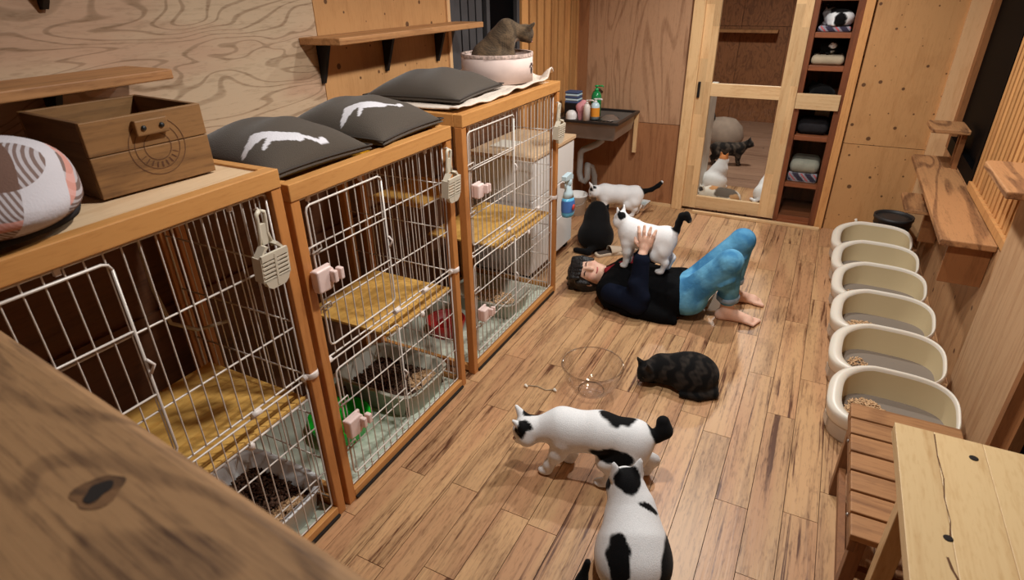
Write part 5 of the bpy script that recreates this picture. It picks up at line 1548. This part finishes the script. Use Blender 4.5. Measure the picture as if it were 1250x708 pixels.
# ================================================================== PERSON lying on the floor
def person():
    O = A((-0.65, 3.2, 0))
    t = thing('person', 'person in black jacket and blue jeans lying on the floor hugging a cat', 'person', tuple(O))
    sh = lambda prs: prs
    u = A((-0.93, -0.20, 0.03)); u /= np.linalg.norm(u)
    f = A((0.16, -0.74, 0.64)); f -= u * (f @ u); f /= np.linalg.norm(f)
    l = np.cross(u, f)
    Hc = A((-1.125, 3.19, 0.125))
    ax = np.stack([f, l, u])
    HP = lambda a, b, c: Hc + a * f + b * l + c * u
    skin = [ell(HP(-0.008, 0, 0.018), (0.094, 0.076, 0.098), ax, 0.02), ell(HP(0.022, 0, -0.062), (0.068, 0.060, 0.058), ax, 0.03), ell(HP(0.05, 0, -0.09), (0.035, 0.034, 0.026), ax, 0.025),
            ell(HP(0.060, 0.034, -0.03), (0.03, 0.03, 0.03), ax, 0.02), ell(HP(0.060, -0.034, -0.03), (0.03, 0.03, 0.03), ax, 0.02),
            cone(HP(0.086, 0, 0.012), HP(0.100, 0, -0.026), 0.010, 0.015, 0.012), ell(HP(-0.005, 0.078, -0.01), (0.018, 0.010, 0.03), ax, 0.01), ell(HP(-0.005, -0.078, -0.01), (0.018, 0.010, 0.03), ax, 0.01),
            minus(ell(HP(0.102, 0.030, 0.012), (0.016, 0.020, 0.011), ax, 0.012)), minus(ell(HP(0.102, -0.030, 0.012), (0.016, 0.020, 0.011), ax, 0.012)),
            cone(HP(-0.01, 0, -0.06), (-0.965, 3.2, 0.115), 0.054, 0.058, 0.03)]
    # inner body
    skin += [cone((-0.94, 3.2, 0.115), (-0.52, 3.2, 0.11), 0.085, 0.085, 0.03), cone((-0.93, 3.06, 0.11), (-0.93, 3.34, 0.11), 0.05, 0.05, 0.03)]
    # legs
    nk, fk = A((-0.285, 3.10, 0.40)), A((-0.262, 3.35, 0.435))
    na, fa = A((-0.275, 3.185, 0.075)), A((-0.285, 3.43, 0.075))
    nh, fh = A((-0.50, 3.11, 0.115)), A((-0.50, 3.30, 0.115))
    for hp, kn, an, toe in ((nh, nk, na, A((-0.105, 3.195, 0.018))), (fh, fk, fa, A((-0.11, 3.465, 0.018)))):
        skin += [cone(hp, kn, 0.065, 0.048, 0.02), cone(kn, an + A((0, 0, 0.06)), 0.045, 0.034, 0.02), cone(an + A((0, 0, 0.06)), an, 0.034, 0.036, 0.02)]
        heel = A((an[0] - 0.022, an[1], 0.032))
        skin += [ell(heel, (0.036, 0.032, 0.032), None, 0.02), cone(an + A((0.015, 0, -0.02)), (toe[0] - 0.05, toe[1], 0.026), 0.034, 0.024, 0.02), cone(heel + A((0, 0, -0.008)), (toe[0] - 0.05, toe[1], 0.022), 0.026, 0.022, 0.02),
                 ell((toe[0] - 0.045, toe[1], 0.022), (0.03, 0.042, 0.02), None, 0.015)]
        sgn = 1 if toe[1] < 3.3 else -1
        for i in range(5):
            yy = toe[1] + sgn * (0.034 - 0.0165 * i)
            L = 0.012 - 0.010 * i * 0.6
            skin.append(cone((toe[0] - 0.032, yy, 0.018), (toe[0] + L, yy, 0.0125), 0.0105 if i else 0.013, 0.0095 if i else 0.012, 0.006))
    # arms (forearm, hand, five fingers)
    el, wr = A((-0.745, 2.985, 0.095)), A((-0.757, 3.045, 0.375))
    skin += [cone((-0.93, 3.04, 0.11), el, 0.042, 0.036, 0.02), cone(el, wr, 0.036, 0.026, 0.02)]
    palm = A((-0.750, 3.075, 0.425))
    skin += [ell((wr + palm) / 2 + A((0, 0, 0.0)), (0.026, 0.018, 0.036), None, 0.015), ell(palm + A((0, 0, 0.012)), (0.040, 0.0165, 0.040), None, 0.015)]
    fing = [(-0.034, 0.066, -0.30), (-0.012, 0.078, -0.10), (0.011, 0.074, 0.08), (0.032, 0.058, 0.28)]
    for dx, L, sp_ in fing:
        p0 = palm + A((dx, 0.0, 0.036))
        p1 = p0 + A((sp_ * L * 0.5, 0.004, L * 0.5))
        p2 = p1 + A((sp_ * L * 0.45, 0.014, L * 0.42))
        skin += chain([p0 - A((0, 0, 0.01)), p1, p2], [0.0105, 0.0095, 0.008], 0.006)
    p0 = palm + A((-0.034, 0.004, -0.012))
    skin += chain([p0, p0 + A((-0.026, 0.010, 0.018)), p0 + A((-0.036, 0.022, 0.042))], [0.013, 0.011, 0.009], 0.008)
    # far arm and hand over the cat's shoulders
    el2, wr2 = A((-0.80, 3.42, 0.22)), A((-0.865, 3.30, 0.435))
    skin += [cone((-0.93, 3.36, 0.12), el2, 0.042, 0.036, 0.02), cone(el2, wr2, 0.036, 0.026, 0.02)]
    pm2 = A((-0.875, 3.245, 0.478))
    skin += [ell(pm2, (0.04, 0.03, 0.026), None, 0.015), cone(wr2, pm2, 0.024, 0.024, 0.015)]
    for i, dx in enumerate((-0.034, -0.011, 0.012, 0.034)):
        p0 = pm2 + A((dx, -0.014, 0.014)); L = (0.055, 0.066, 0.063, 0.05)[i]
        skin += chain([p0, p0 + A((dx * 0.2, -L * 0.5, 0.020)), p0 + A((dx * 0.3, -L * 0.95, 0.010))], [0.0105, 0.0095, 0.008], 0.006)
    p0 = pm2 + A((-0.036, 0.0, -0.006))
    skin += chain([p0, p0 + A((-0.022, -0.020, -0.004)), p0 + A((-0.022, -0.045, -0.012))], [0.013, 0.011, 0.009], 0.008)
    off = -O
    def shift(prs):
        out = []
        for q in prs:
            n = q[0] == '-'
            if n: q = q[1]
            q = ('c', q[1] + off, q[2] + off) + q[3:] if q[0] == 'c' else ('e', q[1] + off) + q[2:]
            out.append(('-', q) if n else q)
        return out
    me, V = sdf_mesh('body', shift(skin), 0.0055)
    c = np.tile(lin(232, 188, 164), (len(V), 1))
    hl = (V - (Hc + off)) @ ax.T
    ch = np.exp(-(((hl[:, 0] - 0.07) / 0.03) ** 2 + ((np.abs(hl[:, 1]) - 0.04) / 0.02) ** 2 + ((hl[:, 2] + 0.03) / 0.02) ** 2))[:, None]
    c = c * (1 - 0.35 * ch) + lin(222, 130, 116) * 0.35 * ch
    paint(me, c)
    link('body', me, M_skin, t)
    # jacket
    jk = [ell((-0.84, 3.195, 0.128), (0.175, 0.205, 0.118), None, 0.04), cone((-0.80, 3.0, 0.05), (-0.58, 3.01, 0.04), 0.055, 0.045, 0.03), ell((-0.66, 3.2, 0.122), (0.17, 0.180, 0.110), None, 0.05), ell((-0.93, 3.045, 0.112), (0.085, 0.085, 0.085), None, 0.04), ell((-0.93, 3.35, 0.112), (0.085, 0.085, 0.085), None, 0.04),
          cone((-1.0, 3.20, 0.115), (-0.92, 3.2, 0.13), 0.07, 0.10, 0.03), cone((-0.56, 3.11, 0.11), (-0.56, 3.29, 0.11), 0.112, 0.112, 0.03),
          cone((-0.92, 3.02, 0.05), (-0.60, 2.995, 0.03), 0.05, 0.03, 0.03), cone((-0.64, 3.02, 0.03), (-0.53, 3.0, 0.022), 0.035, 0.024, 0.02), cone((-0.56, 3.36, 0.04), (-0.53, 3.38, 0.03), 0.04, 0.03, 0.02),
          minus(ell((-0.455, 3.2, 0.13), (0.06, 0.3, 0.3), None, 0.02))]
    for k in range(7):
        xx = -0.58 - k * 0.05
        jk.append(cone((xx, 3.03 + 0.01 * (k % 3), 0.17), (xx + 0.05 * (k % 2), 3.25, 0.232 - 0.004 * k), 0.016, 0.012, 0.02))
    me, V = sdf_mesh('jacket', shift(jk), 0.009)
    link('jacket', me, M_jacket, t)
    sl = [cone((-0.915, 3.02, 0.115), el, 0.072, 0.062, 0.03), cone(el, wr + A((0, -0.004, -0.03)), 0.062, 0.046, 0.03), cone(el + A((0.03, -0.01, 0.05)), el + A((-0.02, 0.0, 0.12)), 0.045, 0.045, 0.02), ell(wr + A((0, -0.003, -0.03)), (0.047, 0.045, 0.018), None, 0.01)]
    me, V = sdf_mesh('sleeve', shift(sl), 0.008); link('sleeve', me, M_sleeve, t)
    sl = [cone((-0.915, 3.37, 0.12), el2, 0.07, 0.06, 0.03), cone(el2, wr2 + A((0.01, 0.02, -0.03)), 0.06, 0.042, 0.03)]
    me, V = sdf_mesh('sleeve', shift(sl), 0.009); link('sleeve', me, M_sleeve, t)
    sc_ = [cone((-0.99, 3.15, 0.185), (-0.86, 3.22, 0.238), 0.02, 0.030, 0.02), cone((-0.86, 3.22, 0.238), (-0.80, 3.24, 0.235), 0.030, 0.02, 0.02)]
    me, V = sdf_mesh('red_scarf', shift(sc_), 0.007); tag(link('red_scarf', me, M_redcloth, t), 'red scarf at the collar')
    # jeans
    jn = [ell((-0.50, 3.205, 0.122), (0.115, 0.175, 0.120), None, 0.04)]
    for hp, kn, an in ((nh, nk, na), (fh, fk, fa)):
        hem = an + A((-0.002, 0, 0.075))
        jn += [cone(hp + A((0, 0, 0.005)), kn + A((-0.005, 0, 0)), 0.092, 0.066, 0.02), ell(kn + A((0.0, 0, 0.002)), (0.064, 0.064, 0.062), None, 0.02), cone(kn, hem, 0.062, 0.057, 0.02), ell(hp * 0.86 + kn * 0.14 + A((0.005, -0.004, -0.03)), (0.09, 0.084, 0.08), None, 0.03),
               cone(kn + A((-0.05, -0.04, -0.05)), kn + A((-0.02, -0.06, -0.02)), 0.012, 0.014, 0.012), cone(kn + A((0.03, -0.03, -0.09)), kn + A((-0.03, -0.05, -0.13)), 0.014, 0.012, 0.012),
               cone(hp + A((0.02, -0.06, 0.06)), hp + A((0.1, -0.05, 0.12)), 0.02, 0.018, 0.015)]
    me, V = sdf_mesh('jeans', shift(jn), 0.009); link('jeans', me, M_denim, t)
    for an in (na, fa):
        h_ = an + A((-0.002, 0, 0.075)) + off
        MB().lathe([(0.056, -0.022), (0.062, -0.018), (0.064, 0.012), (0.058, 0.02)], 24, tuple(h_), cap=False).build('jeans_cuff', M_cuff, t)
    # hair
    hr = [ell(HP(-0.026, 0, 0.026), (0.105, 0.092, 0.108), ax, 0.02), ell(HP(-0.05, 0, -0.03), (0.075, 0.085, 0.075), ax, 0.03), ell(HP(-0.07, -0.03, 0.02), (0.07, 0.09, 0.09), ax, 0.03),
          minus(ell(HP(0.125, 0, -0.055), (0.09, 0.068, 0.100), ax, 0.012)), minus(ell(HP(0.02, 0, -0.13), (0.09, 0.09, 0.07), ax, 0.015))]
    for k in range(-3, 4):
        hr.append(cone(HP(0.060, k * 0.021, 0.095), HP(0.094 - abs(k) * 0.006, k * 0.023 + 0.006, 0.036 + abs(k) * 0.004), 0.017, 0.010, 0.01))
    for q in (1, -1):
        hr.append(cone(HP(0.03, q * 0.078, 0.05), HP(0.035, q * 0.080, -0.02), 0.022, 0.010, 0.012))
    for k in range(8):
        a = k / 7 * 2.2 - 1.1
        hr.append(cone(HP(-0.05, 0.07 * math.sin(a), 0.07 + 0.03 * math.cos(a)), HP(-0.085 + 0.02 * (k % 2), 0.12 * math.sin(a) - 0.02, 0.06 + 0.075 * math.cos(a)), 0.022, 0.008, 0.015))
    me, V = sdf_mesh('hair', shift(hr), 0.006); link('hair', me, M_hair, t)
    # face features
    fm = plain('brow_line', srgb(30, 20, 18), 0.6)
    lm = plain('lips', srgb(186, 88, 84), 0.5)
    LP = lambda *a: HP(*a) + off
    for q in (1, -1):
        MB().tube([LP(0.0855, q * 0.045, 0.008), LP(0.0915, q * 0.031, 0.014), LP(0.092, q * 0.017, 0.008)], [0.002, 0.0042, 0.002], 8).build('eye', fm, t)
        MB().tube([LP(0.082, q * 0.050, 0.032), LP(0.094, q * 0.032, 0.038), LP(0.097, q * 0.016, 0.033)], [0.0015, 0.003, 0.002], 8).build('eyebrow', fm, t)
    MB().tube([LP(0.076, 0.030, -0.050), LP(0.088, 0.016, -0.061), LP(0.091, 0, -0.064), LP(0.088, -0.016, -0.061), LP(0.076, -0.030, -0.050)], [0.002, 0.004, 0.005, 0.004, 0.002], 8).build('mouth', lm, t)
    return t
person()
